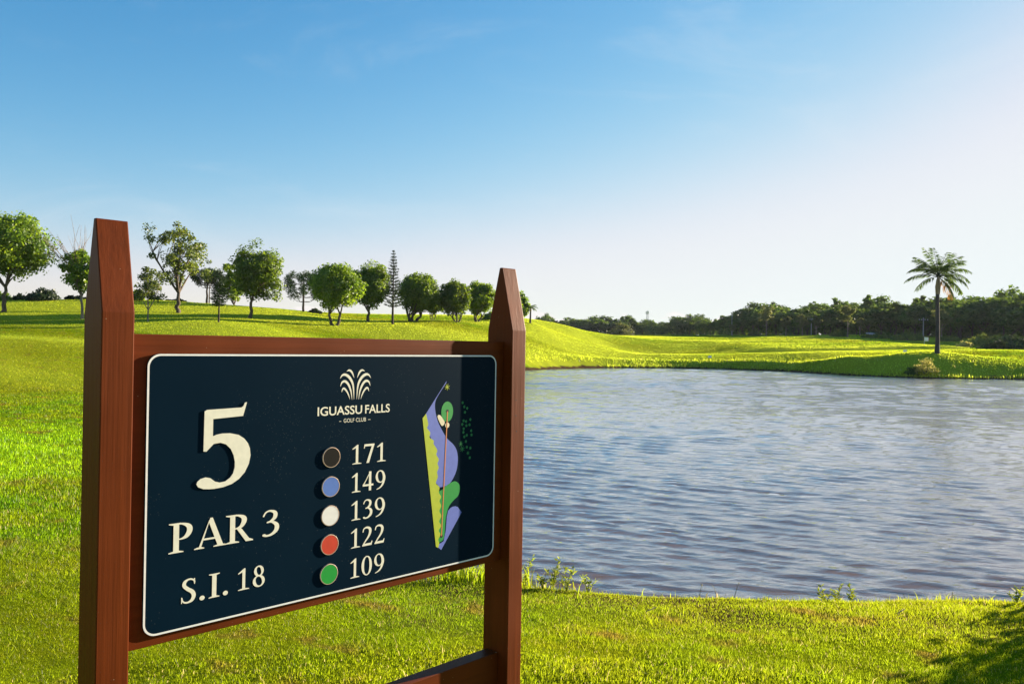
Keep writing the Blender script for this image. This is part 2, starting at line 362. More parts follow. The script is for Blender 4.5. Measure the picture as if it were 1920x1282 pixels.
def wood_material(name, axis, base=(0.138, 0.026, 0.0032)):
    m, n, l, out = new_mat(name)
    t = n.new('ShaderNodeTexCoord'); mp = n.new('ShaderNodeMapping')
    mp.inputs['Scale'].default_value = {'z': (70, 70, 2.2), 'x': (2.2, 70, 70)}[axis]
    l.new(t.outputs['Object'], mp.inputs[0])
    g = n.new('ShaderNodeTexNoise'); g.inputs['Scale'].default_value = 1.0; g.inputs['Detail'].default_value = 7; g.inputs['Roughness'].default_value = 0.6
    l.new(mp.outputs[0], g.inputs['Vector'])
    w = n.new('ShaderNodeTexNoise'); w.inputs['Scale'].default_value = 5.0; w.inputs['Detail'].default_value = 4; l.new(t.outputs['Object'], w.inputs['Vector'])
    mx = n.new('ShaderNodeMix'); mx.data_type = 'RGBA'
    mx.inputs[6].default_value = (*[c * .62 for c in base], 1); mx.inputs[7].default_value = (*[c * 1.35 for c in base], 1)
    l.new(g.outputs['Fac'], mx.inputs[0])
    m2 = n.new('ShaderNodeMix'); m2.data_type = 'RGBA'; m2.blend_type = 'MULTIPLY'; m2.inputs[0].default_value = 0.5
    rr = n.new('ShaderNodeMapRange'); rr.inputs[1].default_value = 0.3; rr.inputs[2].default_value = 0.7; rr.inputs[3].default_value = 0.6; rr.inputs[4].default_value = 1.15
    l.new(w.outputs['Fac'], rr.inputs[0]); l.new(mx.outputs[2], m2.inputs[6]); l.new(rr.outputs[0], m2.inputs[7])
    # tiny chips and scratches in the varnish
    v = n.new('ShaderNodeTexVoronoi'); v.inputs['Scale'].default_value = 55; l.new(t.outputs['Object'], v.inputs['Vector'])
    wn2 = n.new('ShaderNodeTexNoise'); wn2.inputs['Scale'].default_value = 9; l.new(t.outputs['Object'], wn2.inputs['Vector'])
    c1 = n.new('ShaderNodeMath'); c1.operation = 'LESS_THAN'; c1.inputs[1].default_value = 0.055; l.new(v.outputs['Distance'], c1.inputs[0])
    c2 = n.new('ShaderNodeMath'); c2.operation = 'GREATER_THAN'; c2.inputs[1].default_value = 0.60; l.new(wn2.outputs['Fac'], c2.inputs[0])
    c3 = n.new('ShaderNodeMath'); c3.operation = 'MULTIPLY'; l.new(c1.outputs[0], c3.inputs[0]); l.new(c2.outputs[0], c3.inputs[1])
    m3 = n.new('ShaderNodeMix'); m3.data_type = 'RGBA'; m3.inputs[7].default_value = (0.36, 0.22, 0.14, 1)
    l.new(c3.outputs[0], m3.inputs[0]); l.new(m2.outputs[2], m3.inputs[6])
    p = n.new('ShaderNodeBsdfPrincipled'); p.inputs['Specular IOR Level'].default_value = 0.11
    r2 = n.new('ShaderNodeMapRange'); r2.inputs[3].default_value = 0.38; r2.inputs[4].default_value = 0.62
    l.new(w.outputs['Fac'], r2.inputs[0]); l.new(r2.outputs[0], p.inputs['Roughness'])
    l.new(m3.outputs[2], p.inputs['Base Color'])
    bp = n.new('ShaderNodeBump'); bp.inputs['Strength'].default_value = 0.5; bp.inputs['Distance'].default_value = 0.0015
    l.new(g.outputs['Fac'], bp.inputs['Height']); l.new(bp.outputs[0], p.inputs['Normal'])
    l.new(p.outputs[0], out.inputs['Surface'])
    return m

def panel_material():
    m, n, l, out = new_mat('navy_panel')
    t = n.new('ShaderNodeTexCoord')
    def speck(scale, size, nscale, thr):
        v = n.new('ShaderNodeTexVoronoi'); v.inputs['Scale'].default_value = scale; l.new(t.outputs['Object'], v.inputs['Vector'])
        w = n.new('ShaderNodeTexNoise'); w.inputs['Scale'].default_value = nscale; w.inputs['Detail'].default_value = 3; l.new(t.outputs['Object'], w.inputs['Vector'])
        a = n.new('ShaderNodeMath'); a.operation = 'LESS_THAN'; a.inputs[1].default_value = size; l.new(v.outputs['Distance'], a.inputs[0])
        b = n.new('ShaderNodeMath'); b.operation = 'GREATER_THAN'; b.inputs[1].default_value = thr; l.new(w.outputs['Fac'], b.inputs[0])
        c = n.new('ShaderNodeMath'); c.operation = 'MULTIPLY'; l.new(a.outputs[0], c.inputs[0]); l.new(b.outputs[0], c.inputs[1]); return c.outputs[0]
    s = n.new('ShaderNodeMath'); s.operation = 'MAXIMUM'
    l.new(speck(90, 0.10, 5, 0.52), s.inputs[0]); l.new(speck(170, 0.14, 4, 0.56), s.inputs[1])
    dust = n.new('ShaderNodeTexNoise'); dust.inputs['Scale'].default_value = 3.5; dust.inputs['Detail'].default_value = 8; l.new(t.outputs['Object'], dust.inputs['Vector'])
    mx = n.new('ShaderNodeMix'); mx.data_type = 'RGBA'; mx.inputs[6].default_value = (0.0010, 0.0085, 0.0190, 1); mx.inputs[7].default_value = (0.0030, 0.0145, 0.0285, 1)
    l.new(dust.outputs['Fac'], mx.inputs[0])
    m2 = n.new('ShaderNodeMix'); m2.data_type = 'RGBA'; m2.inputs[7].default_value = (0.06, 0.07, 0.075, 1)
    sm = n.new('ShaderNodeMath'); sm.operation = 'MULTIPLY'; sm.inputs[1].default_value = 0.7; l.new(s.outputs[0], sm.inputs[0])
    l.new(sm.outputs[0], m2.inputs[0]); l.new(mx.outputs[2], m2.inputs[6])
    p = n.new('ShaderNodeBsdfPrincipled'); p.inputs['Roughness'].default_value = 0.4; p.inputs['Specular IOR Level'].default_value = 0.03
    l.new(m2.outputs[2], p.inputs['Base Color']); l.new(p.outputs[0], out.inputs['Surface'])
    return m

MAT = dict(
    ground=ground_material(), blades=blade_material(), water=water_material(),
    wood_z=wood_material('stained_wood_upright', 'z'), wood_x=wood_material('stained_wood_rail', 'x'),
    panel=panel_material(),
    cream=principled('cream_lettering', (0.78, 0.74, 0.60), 0.5, 0.3),
    border=principled('white_border', (0.80, 0.80, 0.78), 0.5, 0.3),
    lime=principled('lime_print', (0.42, 0.48, 0.03), 0.5, 0.3), blue=principled('blue_print', (0.13, 0.17, 0.52), 0.5, 0.3),
    green=principled('green_print', (0.012, 0.27, 0.045), 0.5, 0.3), darkgreen=principled('tree_print', (0.012, 0.20, 0.06), 0.5, 0.3),
    sand=principled('sand_print', (0.75, 0.66, 0.46), 0.5, 0.3), orange=principled('orange_print', (0.62, 0.22, 0.07), 0.5, 0.3), black=principled('black_print', (0.006, 0.008, 0.008), 0.5, 0.3),
    rim=principled('bare_rim', (0.55, 0.40, 0.30), 0.35, 0.5),
    disc_black=principled('disc_black', (0.004, 0.003, 0.002), 0.5, 0.15), disc_blue=principled('disc_blue', (0.09, 0.18, 0.52), 0.4), disc_white=principled('disc_white', (0.78, 0.75, 0.72), 0.4),
    disc_red=principled('disc_red', (0.55, 0.045, 0.022), 0.4), disc_green=principled('disc_green', (0.008, 0.30, 0.04), 0.4),
    leaf=leaf_mat('round_tree_leaves', (0.046, 0.108, 0.005), (0.160, 0.230, 0.008), .52),
    leaf_open=leaf_mat('open_tree_leaves', (0.048, 0.086, 0.010), (0.130, 0.160, 0.020), .48),
    leaf_pine=leaf_mat('pine_needles', (0.012, 0.032, 0.012), (0.040, 0.070, 0.022), 0.15),
    leaf_far=leaf_mat('wood_leaves', (0.028, 0.070, 0.008), (0.100, 0.150, 0.016), 0.42, 0.3),
    leaf_pale=leaf_mat('pale_leaves', (0.060, 0.080, 0.018), (0.140, 0.150, 0.035), 0.35),
    leaf_palm=leaf_mat('palm_leaflets', (0.034, 0.082, 0.010), (0.105, 0.160, 0.018), 0.45, 0.1),
    leaf_bush=leaf_mat('bush_leaves', (0.050, 0.085, 0.010), (0.140, 0.170, 0.018), 0.35),
    leaf_dark=leaf_mat('dark_bush_leaves', (0.012, 0.030, 0.008), (0.040, 0.065, 0.014), 0.2),
    leaf_straw=leaf_mat('straw_leaves', (0.24, 0.23, 0.04), (0.46, 0.43, 0.11), 0.35, 0.05),
    leaf_dead=leaf_mat('dead_fronds', (0.20, 0.10, 0.02), (0.36, 0.24, 0.05), 0.3, 0.05),
    bark=bark_mat('brown_bark', (0.055, 0.040, 0.030), (0.15, 0.115, 0.085)), bark_pale=bark_mat('pale_bark', (0.14, 0.10, 0.075), (0.32, 0.25, 0.19)),
    bark_dark=bark_mat('dark_bark', (0.030, 0.024, 0.020), (0.085, 0.065, 0.050)), palm_bark=bark_mat('palm_bark', (0.040, 0.034, 0.030), (0.10, 0.085, 0.07), 4),
    sheath=bark_mat('palm_sheath', (0.28, 0.19, 0.09), (0.42, 0.31, 0.16), 5),
    silt=principled('brown_silt', (0.230, 0.145, 0.096), 1.0, 0.0), white=principled('white_paint', (0.8, 0.8, 0.8), 0.5), steel=principled('galvanised_steel', (0.35, 0.36, 0.37), 0.5, 0.5, 0.3), concrete=principled('pole_concrete', (0.36, 0.35, 0.33), 0.9, 0.2),
    red=principled('red_paint', (0.5, 0.04, 0.03), 0.5), straw=principled('dry_twig', (0.34, 0.25, 0.14), 0.8, 0.2), roof=principled('pale_roof_sheet', (0.42, 0.46, 0.50), 0.5),
    plaster=principled('pale_plaster', (0.5, 0.47, 0.42), 0.9, 0.2),
)

# ------------------------------------------------------------------ terrain
LAKE = np.array([(0, 6.80), (-1.3, 7.2), (-4, 11), (-9, 20), (-13, 35), (-14, 50), (-9, 62), (-3, 67.5), (1.3, 70.3), (5, 77), (9.3, 81.9), (15, 85), (19.8, 85.7), (24, 83.5), (26.9, 80.0),
                 (29, 72.5), (31, 68), (34.7, 65.5), (42, 65.3), (60, 66), (75, 60), (80, 42), (70, 22), (45, 10), (20, 6.7), (10, 6.55), (5, 6.65)])
LAKE = catmull(LAKE, 8, True)
def lake_sd(x, y):
    """signed distance to the shoreline, positive on land"""
    x = np.asarray(x, float).ravel(); y = np.asarray(y, float).ravel()
    out = np.empty(len(x)); A = LAKE; B = np.roll(LAKE, -1, 0)
    for s in range(0, len(x), 20000):
        px = x[s:s + 20000, None]; py = y[s:s + 20000, None]
        dx = (B - A)[:, 0][None]; dy = (B - A)[:, 1][None]
        t = np.clip(((px - A[:, 0]) * dx + (py - A[:, 1]) * dy) / (dx * dx + dy * dy), 0, 1)
        d = np.sqrt(((px - A[:, 0] - t * dx) ** 2 + (py - A[:, 1] - t * dy) ** 2).min(1))
        cond = ((A[:, 1][None] > py) != (B[:, 1][None] > py)) & (px < dx * (py - A[:, 1]) / np.where(dy == 0, 1e-9, dy) + A[:, 0])
        out[s:s + 20000] = np.where(cond.sum(1) % 2 == 1, -d, d)
    return out + 0.20 * vnoise(x * 1.1 + 7, y * 1.1) + 0.08 * vnoise(x * 3.7, y * 3.7 + 2)

TREE_BASES = [(5, 587, 68), (156, 600, 66), (277, 604, 66), (333, 588, 76), (388, 571, 92), (392, 573, 98), (410, 605, 64), (441, 573, 95), (467, 597, 76), (569, 583, 92),
              (627, 610, 76), (689, 602, 84), (736, 607, 80), (773, 601, 88), (811, 600, 96), (856, 604, 90), (893, 604, 93), (985, 606, 100), (994, 606, 100)]
PIX = TREE_BASES + [
    (75, 740, 24), (75, 680, 35), (75, 630, 50), (-200, 740, 24), (-200, 600, 60), (-300, 560, 85), (50, 564, 80), (200, 566, 82), (335, 566, 88), (480, 577, 86), (620, 593, 87), (700, 598, 92), (800, 599, 99), (900, 602, 102), (990, 606, 104),
    (300, 650, 45), (500, 650, 52), (700, 650, 62), (900, 650, 74), (1080, 617, 120), (1150, 629, 150), (1000, 672, 74), (1050, 660, 86), (1050, 632, 100), (1100, 662, 92), (1100, 640, 110), (1150, 650, 118), (1200, 629, 250),
    (1250, 665, 93), (1250, 642, 130), (1250, 630, 195), (1400, 664, 93), (1400, 650, 115), (1400, 632, 170), (1500, 664, 86), (1560, 659, 92), (1560, 653, 108), (1560, 642, 125), (1560, 628, 160), (1480, 630, 165), (1640, 632, 150),
    (1757, 655, 95), (1700, 636, 145), (1700, 660, 78), (1850, 660, 80), (1850, 642, 128), (1920, 661, 78), (1920, 652, 118), (2050, 660, 90), (2050, 650, 130), (1640, 668, 74)]
def terrace(x, y):
    """a low step across the far fairway"""
    yy = y + 1.6 * np.sin(x * .13) + 0.9 * np.sin(x * .31 + 1)
    return 0.75 * sstep(104.0, 106.6, yy) * sstep(28, 36, x) * (1 - sstep(56, 66, x)) * (1 - sstep(112, 150, y))
PIX += [(1757, 661, 70.0), (1690, 664, 70.4), (1600, 670, 71.6), (1530, 676, 78), (1757, 691, 67.3), (1690, 692, 67.8), (1630, 694, 69.5), (1820, 674, 68.9), (1820, 694, 67.0), (1890, 682, 68.2), (1890, 697, 66.8), (1820, 667, 76), (1757, 658, 84), (1690, 660, 84)]
ctrl = [at(*p) for p in PIX]
ctrl += [np.array(p, float) for p in [
    (0, 0, 0), (-2, 0, 0.02), (2, 0, 0), (0, -3, 0), (-3, 3.5, 0.0), (0, 3.6, -0.04), (3, 3.6, -0.05), (6, 3.8, -0.06), (-1, 5.5, -0.2), (1, 6.2, -0.34), (4, 6.2, -0.35), (8, 6.2, -0.36), (-6, 7, 0.03), (-4, 6, -0.02), (-9, 11, 0.0), (-13, 16, 0.0), (-6, 9, -0.12),
    (15, 5, -0.1), (40, 5, 0), (20, -15, 0.3), (-20, -15, 0.5), (-30, 5, 1.0), (100, 20, 1.5), (110, 60, 2.5), (-60, 30, 3.5), (-90, 80, 7), (-18, 35, 0.2), (-19, 50, 0.8), (-12, 66, 1.2), (-3, 72, 1.2),
    (3, 73.5, 0.45), (11, 84.5, 0.35), (20, 88.5, 0.35), (29, 82, 0.5), (33.5, 69.5, 0.9), (40, 68, 0.7), (50, 68, 0.7), (70, 70, 1.4),
    (-120, 150, 5), (-60, 140, 4.8), (-20, 150, 4.6), (10, 190, 4.6), (-60, 250, 4), (60, 330, 6.3), (0, 330, 5.5), (130, 250, 6.5), (160, 160, 5.5), (100, 200, 6), (-200, 300, 5), (300, 300, 7), (0, 700, 5), (600, 500, 6), (-600, 500, 5), (-300, -100, 3), (300, -100, 3), (0, -300, 2)]]
ctrl = np.array(ctrl); ctrl[:, 2] -= terrace(ctrl[:, 0], ctrl[:, 1])
def _tps(d): return np.where(d > 1e-9, d * d * np.log(d + 1e-12), 0)
_S = 100.0
_P = ctrl[:, :2] / _S; _N = len(_P)
_K = _tps(np.linalg.norm(_P[:, None] - _P[None], axis=-1)) + np.eye(_N) * 4e-6
_A = np.block([[_K, np.c_[np.ones(_N), _P]], [np.r_[np.ones((1, _N)), _P.T], np.zeros((3, 3))]])
_W = np.linalg.solve(_A, np.r_[ctrl[:, 2], 0, 0, 0])
def ground_z(x, y):
    x = np.atleast_1d(np.asarray(x, float)); y = np.atleast_1d(np.asarray(y, float)); sh = x.shape
    x = x.ravel(); y = y.ravel(); r = np.hypot(x, y)
    k = np.minimum(1, 600 / np.maximum(r, 1e-6)); xs, ys = x * k, y * k     # level out beyond 600 m
    z = np.empty(len(x))
    for s in range(0, len(x), 30000):
        q = np.c_[xs[s:s + 30000], ys[s:s + 30000]] / _S
        z[s:s + 30000] = _tps(np.linalg.norm(q[:, None] - _P[None], axis=-1)) @ _W[:_N] + _W[_N] + q @ _W[_N + 1:]
    z += terrace(x, y)
    z += 0.05 * vnoise(x * .9, y * .9) * sstep(2, 6, r) + 0.022 * vnoise(x * 3.1, y * 3.1) * sstep(2.5, 4, r) + 0.28 * vnoise(x * .07 + 5, y * .07) * sstep(15, 50, r) * (1 - .3 * sstep(100, 300, r))
    sd = lake_sd(x, y)
    bw = 0.45 + 1.6 * sstep(12, 50, y)
    e = WATER_Z - 0.03 + 0.16 * sstep(40, 60, y) * sstep(0, .3, sd)
    t = sstep(0, 1, sd / bw + 0.15 * vnoise(x * 1.3, y * 1.3))
    zl = e + (np.maximum(z, WATER_Z + 0.12) - e) * t
    zl = np.where(sd < 0, WATER_Z - 0.03 - np.minimum(0.9, -sd * 0.35), zl)
    return zl.reshape(sh)
def gz(x, y): return float(ground_z(np.array([x]), np.array([y]))[0])

def polar(angs, rads):
    a, r = np.meshgrid(angs, rads); return r * np.sin(a), r * np.cos(a)

angs = np.radians(np.r_[np.arange(-44, 44.01, 0.2), np.arange(47, 314, 3.0)])
rads = [0.4]
while rads[-1] < 1100:
    r = rads[-1]
    rads.append(r + (0.02 * r if r < 5.5 else 0.11 if r < 8.5 else min(0.02 * r, 1.2) if r < 62 else 0.5 if r < 92 else 0.016 * r if r < 400 else 0.08 * r))
gx, gy = polar(angs, np.array(rads)); R_, A_ = gx.shape
gzv = ground_z(gx, gy)
i = np.arange(R_ - 1)[:, None] * A_; j = np.arange(A_)[None]; k = (j + 1) % A_
quads = np.stack([i + j, i + k, i + A_ + k, i + A_ + j], -1).reshape(-1, 4)
V = np.stack([gx, gy, gzv], -1).reshape(-1, 3)
V = np.vstack([V, [[0, 0, gz(0, 0)]]]); cidx = len(V) - 1
tris = np.array([[q, cidx, (q + 1) % A_] for q in range(A_)])
ground = mobj('ground', np_mesh('ground', V, quads, tris, MAT['ground'], smooth=True)); tag(ground, kind='structure')

# ------------------------------------------------------------------ water
wa = np.radians(np.r_[np.arange(-44, 44.01, 0.16), np.arange(45, 88, 1.5)])
wr = [5.9]
while wr[-1] < 100: wr.append(wr[-1] + max(0.042, 0.0050 * wr[-1]))
wr = np.array(wr)
wx, wy = polar(wa, wr)
rr_ = np.hypot(wx, wy)
wr_rng = rng(5)
h = np.zeros_like(wx)
gust = 0.85 + 0.6 * vnoise(wx * .06 + 9, wy * .11 + 3) + 0.5 * vnoise(wx * .35, wy * .6)
for q in range(70):
    lam = 0.11 * (0.58 / 0.11) ** wr_rng.random() if q < 46 else 0.8 + 1.5 * wr_rng.random()      # long waves only count far out
    th = math.radians(-111 + wr_rng.normal() * 14)                     # wind blowing towards the near shore
    kx, ky = math.cos(th) * 2 * math.pi / lam, math.sin(th) * 2 * math.pi / lam
    ph = wr_rng.random() * 6.28
    amp = 0.0050 * lam * (1.3 if lam < .30 else 1.0 if q < 46 else 0.75)
    fade = sstep(1.7, 3.2, lam / np.maximum(0.042, 0.0050 * rr_)) * (1 if q < 46 else sstep(14, 45, rr_))
    arg = kx * wx + ky * wy + ph + 0.9 * vnoise(wx * .5 + q, wy * .5 - q)
    s = np.sin(arg); h += amp * fade * (s + 0.38 * np.cos(2 * arg)) * gust
wz = WATER_Z + h
sdw = lake_sd(wx, wy).reshape(wx.shape)
WR, WA = wx.shape
i = np.arange(WR - 1)[:, None] * WA; j = np.arange(WA - 1)[None]
quads = np.stack([i + j, i + j + 1, i + WA + j + 1, i + WA + j], -1).reshape(-1, 4)
keep = (sdw.ravel()[quads] < 0.7).any(1)
quads = quads[keep]
used = np.unique(quads); remap = np.full(wx.size, -1); remap[used] = np.arange(len(used))
V = np.stack([wx, wy, wz], -1).reshape(-1, 3)[used]
water = mobj('lake_water', np_mesh('lake_water', V, remap[quads], None, MAT['water'], sstep(12, 45, rr_).ravel()[used], True)); tag(water, kind='structure')

# the silt in the water: a cloudy brown layer just under the ripples
sx_, sy_ = polar(np.radians(np.r_[np.arange(-44, 44.01, 1.0), np.arange(46, 88, 3.0)]), np.array([5.9, 6.4, 7, 8, 10, 13, 17, 22, 30, 40, 52, 60, 64, 66, 68, 70, 73, 76, 79, 82, 84, 86, 88, 92]))
sds = lake_sd(sx_, sy_).reshape(sx_.shape); SR, SA = sx_.shape
i = np.arange(SR - 1)[:, None] * SA; j = np.arange(SA - 1)[None]
q4 = np.stack([i + j, i + j + 1, i + SA + j + 1, i + SA + j], -1).reshape(-1, 4); q4 = q4[(sds.ravel()[q4] < 0.4).any(1)]
silt = mobj('lake_silt', np_mesh('lake_silt', np.stack([sx_, sy_, np.full_like(sx_, WATER_Z - 0.045)], -1).reshape(-1, 3), q4, None, MAT['silt'])); tag(silt, kind='structure')

# ------------------------------------------------------------------ grass
def blades(P, hgt, wid, seed, lean=0.55, segs=2, tint=None, jit=0.7):
    """grass blades rooted at P"""
    g = rng(seed); n = len(P)
    a = g.random(n) * 6.283; ln = hgt * lean * (0.3 + 1.1 * g.random(n))
    b = np.stack([np.cos(a), np.sin(a), np.zeros(n)], 1)              # lean direction
    c = np.arctan2(P[:, 1], P[:, 0]) + math.pi / 2 + g.normal(size=n) * jit
    s = np.stack([np.cos(c), np.sin(c), np.zeros(n)], 1)
    up = np.array([0, 0, 1.0])
    w = (wid * (0.6 + 0.8 * g.random(n)))[:, None]
    tip = P + b * ln[:, None] + up * hgt[:, None]
    root = P - up * 0.01
    tn = g.random(n) if tint is None else tint
    if segs == 2:
        mid = P + b * (ln * .32)[:, None] + up * (hgt * .6)[:, None]
        V = np.stack([root - s * w * .5, root + s * w * .5, mid + s * w * .42, mid - s * w * .42, tip], 1)
        base = np.arange(n)[:, None] * 5
        return V.reshape(-1, 3), base + np.array([[0, 1, 2, 3]]), base + np.array([[3, 2, 4]]), np.repeat(tn, 5)
    V = np.stack([root - s * w * .5, root + s * w * .5, tip], 1)
    return V.reshape(-1, 3), None, np.arange(n * 3).reshape(-1, 3), np.repeat(tn, 3)

def scatter(n, r0, r1, a0, a1, seed, power=0.0):
    """points over a sector; density falls with the square of the distance when power is 0"""
    g = rng(seed)
    r = r0 * (r1 / r0) ** g.random(n) if power == 0 else np.sqrt(r0 ** 2 + (r1 ** 2 - r0 ** 2) * g.random(n))
    a = np.radians(a0 + (a1 - a0) * g.random(n))
    return r * np.sin(a), r * np.cos(a)

def lawn(name, parts, label):
    b = MB()
    for V, Q, T, t in parts: b.add(V, Q, T, t)
    o = mobj(name, b.mesh(name, MAT['blades'])); tag(o, label, 'grass', kind='stuff'); return o

parts = []
x, y = scatter(230000, 2.9, 7.7, -37, 37, 11, 1); sd = lake_sd(x, y); m_ = sd > 0.02; x, y = x[m_], y[m_]
cl = sstep(-.25, .3, vnoise(x * 2.6, y * 2.6) + .6 * vnoise(x * 9, y * 9)); rr = np.hypot(x, y)
P = np.stack([x, y, ground_z(x, y)], 1); hh = 0.014 + 0.020 * cl * rng(1).random(len(x)) ** .8 + 0.03 * (rng(2).random(len(x)) > .985)
m_ = rr < 4.5
parts.append(blades(P[m_], hh[m_], np.full(m_.sum(), .0035), 2, 0.9)); parts.append(blades(P[~m_], hh[~m_], .0036 + .0008 * (rr[~m_] - 4.5), 3, 0.9, 1))
x, y = scatter(600000, 7.3, 190, -36, 36, 12); sd = lake_sd(x, y); m_ = sd > 0.02; x, y, sd = x[m_], y[m_], sd[m_]
rr = np.hypot(x, y); P = np.stack([x, y, ground_z(x, y)], 1)
soil = (y > 58) & (x < 9) & (sd < 1.3 + .8 * vnoise(x * .6, y * .6)); P = P[~soil]; x, y, sd, rr = x[~soil], y[~soil], sd[~soil], rr[~soil]      # eroded earth bank
lush = sstep(.0, .25, vnoise(x * .25 + 3, y * .25)) * sstep(8, 12, rr) * (1 - sstep(22, 30, rr))
mown = sstep(2, 6, x) * sstep(78, 88, rr) * sstep(2, 6, sd)
g = rng(3)
parts.append(blades(P, (0.017 + 0.018 * g.random(len(x))) * (1 + .6 * lush) * (1 + rr / 70) * (1 - .45 * mown), 0.0042 * (1 + rr / 5.5), 4, 0.45, 1, np.clip(.5 + (g.random(len(x)) - .5) * (1 - .85 * sstep(7, 40, rr)), 0, 1), 0.7 - .45 * sstep(8, 40, rr)))
lawn('lawn_grass', parts, 'short yellow-green mown grass covering the bank around the sign')

parts = []
g = rng(21); n = 16000
x = -1.5 + 11 * g.random(n) ; y = 5.6 + 1.5 * g.random(n)
sd = lake_sd(x, y); edge = np.exp(-((sd - 0.22) / 0.16) ** 2) * (0.35 + 0.9 * sstep(-.2, .3, vnoise(x * 1.7 + 3, y * .3)))
m_ = g.random(n) < edge; x, y = x[m_], y[m_]
P = np.stack([x, y, ground_z(x, y)], 1)
parts.append(blades(P, 0.03 + 0.06 * g.random(len(x)) ** 2, np.full(len(x), .005), 22, 0.7))
cx_, cy_ = at(872, 1085, 6.75)[:2]
x = cx_ + .28 * g.normal(size=1400); y = cy_ - .1 + .16 * g.normal(size=1400); m_ = lake_sd(x, y) > 0.02; x, y = x[m_], y[m_]
P = np.stack([x, y, ground_z(x, y)], 1); parts.append(blades(P, 0.10 + 0.14 * g.random(len(x)), np.full(len(x), .007), 23, 0.5))
lawn('shore_grass', parts, 'taller bright grass fringing the near edge of the lake')

parts = []
g = rng(31); n = 60000
k_ = g.integers(0, len(LAKE), n); q = LAKE[k_] + (np.roll(LAKE, -1, 0)[k_] - LAKE[k_]) * g.random((n, 1)) + g.normal(size=(n, 2)) * 1.6
x, y = q[:, 0], q[:, 1]; sd = lake_sd(x, y); m_ = (sd > 0.15) & (sd < 4) & (y > 58) & (x > -16) & (x < 62) & (g.random(n) < np.exp(-sd / 1.8)) & ((x > 10) | (sd > 1.1)); x, y = x[m_], y[m_]
P = np.stack([x, y, ground_z(x, y)], 1); parts.append(blades(P, 0.08 + 0.22 * g.random(len(x)) ** 2 * (0.4 + sstep(-.2, .3, vnoise(x * .7, y * .7))), np.full(len(x), .06), 32, 0.5, 1))
lawn('bank_grass', parts, 'rough grass and weeds along the far bank of the lake')

# ------------------------------------------------------------------ the sign
YAW = 0.78212383
SX, SY = -0.8233452, 1.8
PW, PH, PT = 1.0914, 0.6432, 1.5705           # panel width, height, top
sign = empty('golf_hole_sign', (SX, SY, gz(SX, SY)), YAW)
SZ = -sign.location.z
tag(sign, 'wooden golf hole sign with navy panel reading 5, par 3, on two brown posts', 'sign')

def bevel_obj(name, verts, faces, mat, parent, bev=0.003, seg=2):
    bm = bmesh.new(); vs = [bm.verts.new((a, b, c + SZ)) for a, b, c in verts]
    for f in faces: bm.faces.new([vs[q] for q in f])
    bmesh.ops.recalc_face_normals(bm, faces=bm.faces[:])
    bmesh.ops.bevel(bm, geom=bm.edges[:], offset=bev, segments=seg, affect='EDGES', profile=0.6)
    me = bpy.data.meshes.new(name); bm.to_mesh(me); bm.free(); me.materials.append(mat)
    return mobj(name, me, parent)

def post(u0, u1, top, crease):
    yf, yb = -0.033, 0.082; ym = 0.5 * (yf + yb); rw = 0.006
    v = [(u0, yf, -0.25), (u1, yf, -0.25), (u1, yb, -0.25), (u0, yb, -0.25), (u0, yf, crease), (u1, yf, crease), (u1, yb, crease), (u0, yb, crease),
         (u0, ym - rw, top), (u1, ym - rw, top), (u1, ym + rw, top), (u0, ym + rw, top)]
    f = [(0, 1, 5, 4), (1, 2, 6, 5), (2, 3, 7, 6), (3, 0, 4, 7), (4, 5, 9, 8), (5, 6, 10, 9), (6, 7, 11, 10), (7, 4, 8, 11), (8, 9, 10, 11), (0, 3, 2, 1)]
    return bevel_obj('post', v, f, MAT['wood_z'], sign, 0.0025)
def sbox(name, u0, u1, y0, y1, z0, z1, mat, bev=0.002):
    v = [(u0, y0, z0), (u1, y0, z0), (u1, y1, z0), (u0, y1, z0), (u0, y0, z1), (u1, y0, z1), (u1, y1, z1), (u0, y1, z1)]
    f = [(0, 3, 2, 1), (4, 5, 6, 7), (0, 1, 5, 4), (1, 2, 6, 5), (2, 3, 7, 6), (3, 0, 4, 7)]
    return bevel_obj(name, v, f, mat, sign, bev)
post(-0.1085, -0.0405, 1.866, 1.6605); right_post = post(1.1285, 1.1915, 1.857, 1.652); HOLES = [(1.150, 1.4256), (1.1512, 1.375), (1.1547, 1.3246)]
sbox('backing_board', -0.0400, 1.1280, 0.0062, 0.056, 0.904, 1.6145, MAT['wood_x'])
sbox('lower_rail', -0.0400, 1.1280, 0.010, 0.061, 0.47, 0.603, MAT['wood_x'])

for hu, hz_ in HOLES:      # old nail holes in the face of the right post
    bm = bmesh.new(); n_ = 10
    ov = [bm.verts.new((hu + .0021 * math.cos(q * 6.2832 / n_), -0.0334, hz_ + SZ + .0024 * math.sin(q * 6.2832 / n_))) for q in range(n_)]; cv = bm.verts.new((hu, -0.0331, hz_ + SZ))
    for q in range(n_): bm.faces.new((ov[q], ov[(q + 1) % n_], cv))
    me = bpy.data.meshes.new('nail_hole'); bm.to_mesh(me); bm.free(); me.materials.append(MAT['black']); mobj('nail_hole', me, right_post)

def rrect(u0, u1, z0, z1, r, n=8):
    pts = []
    for (cu, cz, a0) in ((u1 - r, z1 - r, 0), (u0 + r, z1 - r, 90), (u0 + r, z0 + r, 180), (u1 - r, z0 + r, 270)):
        for q in range(n + 1):
            a = math.radians(a0 + 90 * q / n); pts.append((cu + r * math.cos(a), cz + r * math.sin(a)))
    return pts

def extrude_poly(bm, pts, y0, y1):
    """flat shape facing the viewer (front y0, back y1) with side walls"""
    f = [bm.verts.new((a, y0, b + SZ)) for a, b in pts]; k = [bm.verts.new((a, y1, b + SZ)) for a, b in pts]
    n = len(pts)
    bm.faces.new(f)
    for q in range(n): bm.faces.new((f[q], f[(q + 1) % n], k[(q + 1) % n], k[q]))

